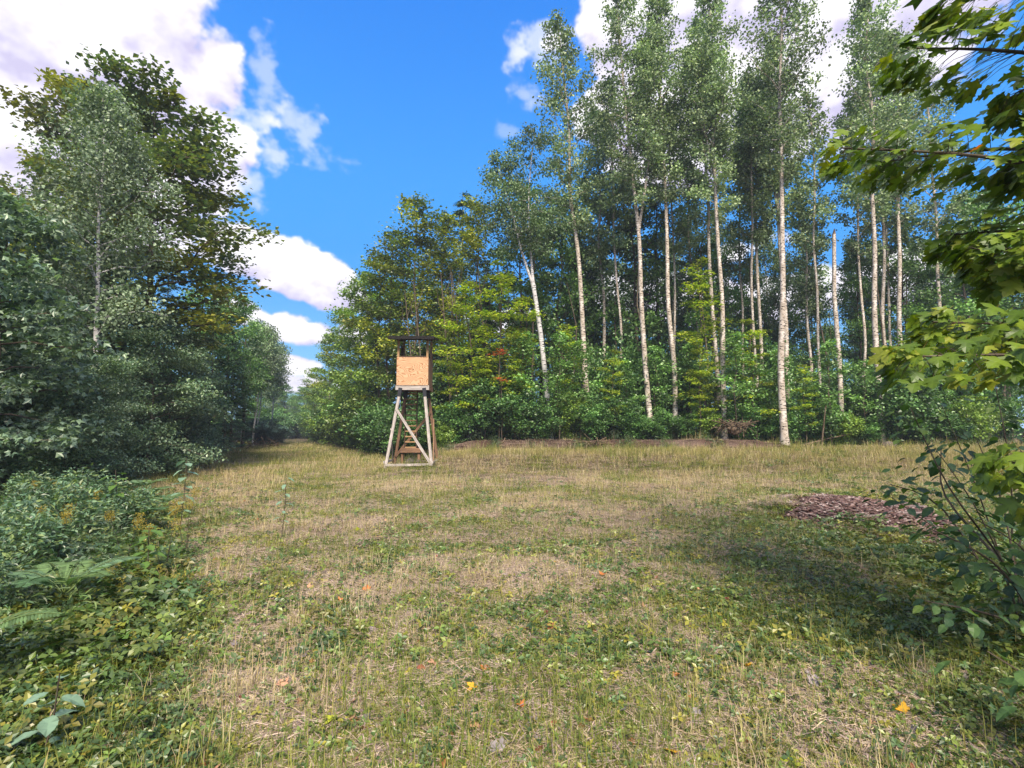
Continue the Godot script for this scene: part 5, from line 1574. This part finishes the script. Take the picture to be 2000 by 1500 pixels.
	var t5 := PackedColorArray()
	for i in 3000:
		var x: float
		var d: float
		if i < 2100:
			d = 18.0 + 6.6 * pow(r.randf(), 0.7)
			x = 6.0 + 22.0 * pow(r.randf(), 0.8)
		elif i < 2700:
			d = 22.0 + 1.4 * r.randf()
			x = -3.0 + 12.0 * r.randf()
		else:
			d = 9.5 + 24.0 * r.randf()
			x = left_edge(d) + 0.3 + 1.3 * r.randf()
		if soil_band(x, d) > 0.5: continue
		var sc := 0.5 + 0.7 * r.randf()
		w5.append(Transform3D(Basis.from_euler(Vector3(0, r.randf() * TAU, 0)).scaled_local(Vector3(sc * 1.2, sc, sc * 1.2)), Vector3(x, height(x, d), -d)))
		t5.append(s8(196, 184, 138).lerp(s8(150, 156, 92), r.randf()))
	many("tall_grass", tg, mats.grass, w5, t5, "taller pale yellow grass in front of the woods")

# ---------------------------------------------------------------- fallen leaves
func build_fallen_leaves() -> void:
	var r := RandomNumberGenerator.new()
	r.seed = 221
	var lm := []
	for k in 4: lm.append(leaf_mesh(MAPLE_HALF if k < 3 else OVAL_HALF, 0.5 - 0.4 * (k % 2), -0.25 + 0.25 * k, 0.3 * (k - 1), Color.WHITE, k != 2))
	var cols := {"yellow": s8(214, 164, 50), "orange": s8(184, 112, 60), "brown": s8(148, 98, 66), "pink": s8(194, 148, 120), "red": s8(142, 76, 66), "grey": s8(150, 140, 142), "lime": s8(160, 168, 54)}
	var lmat := {}
	for c in cols:
		lmat[c] = leaf_mat(c + " fallen leaf", 0.6, Color(0.6, 0.5, 0.35), 0.35)
		lmat[c].albedo_color = cols[c]
	# x, d, colour, size, label
	var rows := [
		[0.77, 2.66, "yellow", 0.085, "bright yellow leaf lying lowest right of the middle"], [-0.22, 3.22, "yellow", 0.08, "yellow leaf below the orange one in the middle of the foreground"], [-0.18, 3.42, "orange", 0.08, "orange leaf just above the yellow one in the foreground"], [-0.43, 4.82, "yellow", 0.085, "yellow leaf alone in the middle distance of the grass"],
		[0.54, 3.74, "yellow", 0.07, "yellow leaf right of the middle, halfway down the grass"], [1.07, 3.45, "orange", 0.075, "orange leaf standing on edge at the right of the foreground"], [-0.31, 2.5, "brown", 0.1, "curled brown leaf near the bottom edge"], [-1.36, 2.45, "pink", 0.1, "pinkish maple leaf at the lower left"], [-1.27, 2.42, "pink", 0.075, "small pinkish leaf beside the maple leaf at the lower left"],
		[-2.2, 2.38, "orange", 0.09, "pale orange leaf at the bottom left corner"], [-1.38, 3.25, "pink", 0.08, "pale leaf in the dry straw at the left"], [-1.55, 4.85, "orange", 0.085, "orange leaf at the left where the straw begins"], [-2.35, 3.9, "orange", 0.08, "orange leaf in the weeds at the left"], [-2.05, 5.3, "pink", 0.075, "pink leaf at the left of the straw"], [-1.4, 5.2, "orange", 0.09, "orange leaf near the left middle"],
		[1.6, 2.72, "orange", 0.075, "orange leaf among the weeds at the lower right"], [1.55, 3.55, "yellow", 0.07, "round yellow leaf in the weeds at the right"], [1.98, 4.9, "red", 0.07, "red leaf in the shade at the right"], [0.3, 4.1, "brown", 0.08, "brown leaf right of the middle"], [-0.7, 3.9, "brown", 0.075, "brown leaf left of the middle"], [-0.14, 3.7, "red", 0.06, "reddish leaf near the orange one"], [-0.5, 3.55, "pink", 0.08, "pink leaf left of the yellow and orange pair"], [-0.62, 3.5, "red", 0.075, "red leaf left of the pink one"],
		[0.2, 2.85, "red", 0.06, "red leaf near the bottom, right of the curled one"], [0.06, 3.0, "orange", 0.06, "small orange leaf below the green tuft"], [-0.95, 2.9, "lime", 0.08, "yellow-green leaf in the lower left grass"], [1.3, 2.55, "lime", 0.1, "broad yellow-green leaf at the lower right"], [1.85, 3.3, "grey", 0.08, "grey dry leaf in the right weeds"], [-0.05, 2.62, "grey", 0.09, "grey dry leaf near the bottom middle"], [0.95, 5.6, "orange", 0.08, "orange leaf far out right of the middle"], [0.5, 6.2, "yellow", 0.08, "farthest yellow leaf right of the middle"],
		[2.2, 3.0, "yellow", 0.09, "yellow maple leaf low in the right corner weeds"], [2.6, 3.9, "yellow", 0.09, "yellow leaf in the shade below the serrated shrub"], [2.45, 4.6, "lime", 0.1, "yellow-green leaf before the bark mulch"],
	]
	for q in rows:
		var o := one("fallen_leaf", lm[r.randi() % 4 if q[2] != "yellow" else (r.randi() % 3)], lmat[q[2]], q[4], "leaf", Vector3(q[0], height(q[0], q[1]) + 0.045, -q[1]), "fallen leaves on the grass")
		o.transform.basis = leafbasis(Vector3(r.randf() - 0.5, (r.randf() - 0.4) * 0.3, r.randf() - 0.5), (Vector3(0, 1, 0.35) + unit(r) * 0.35).normalized(), q[3] * 0.86)
	var names := cols.keys()
	var where := []
	var tint := PackedColorArray()
	while where.size() < 3000:
		var d := 1.8 + 20.0 * pow(r.randf(), 1.6)
		var x := (r.randf() * 2.0 - 1.0) * d * 1.2
		if woods(x, d) > 0.5: continue
		where.append(Transform3D(leafbasis(Vector3(r.randf() - 0.5, (r.randf() - 0.5) * 0.4, r.randf() - 0.5), (Vector3.UP + unit(r) * 0.5).normalized(), 0.022 + 0.035 * r.randf()), Vector3(x, height(x, d) + 0.02 + 0.025 * r.randf(), -d)))
		tint.append(cols[names[[2, 2, 3, 5, 5, 5, 3, 4, 6][r.randi() % 9]]].darkened(r.randf() * 0.35))
	many("leaf_litter", lm[1], leaf_mat("leaf litter", 0.7, Color(0.5, 0.42, 0.3), 0.3), where, tint, "small dry leaves scattered through the grass")
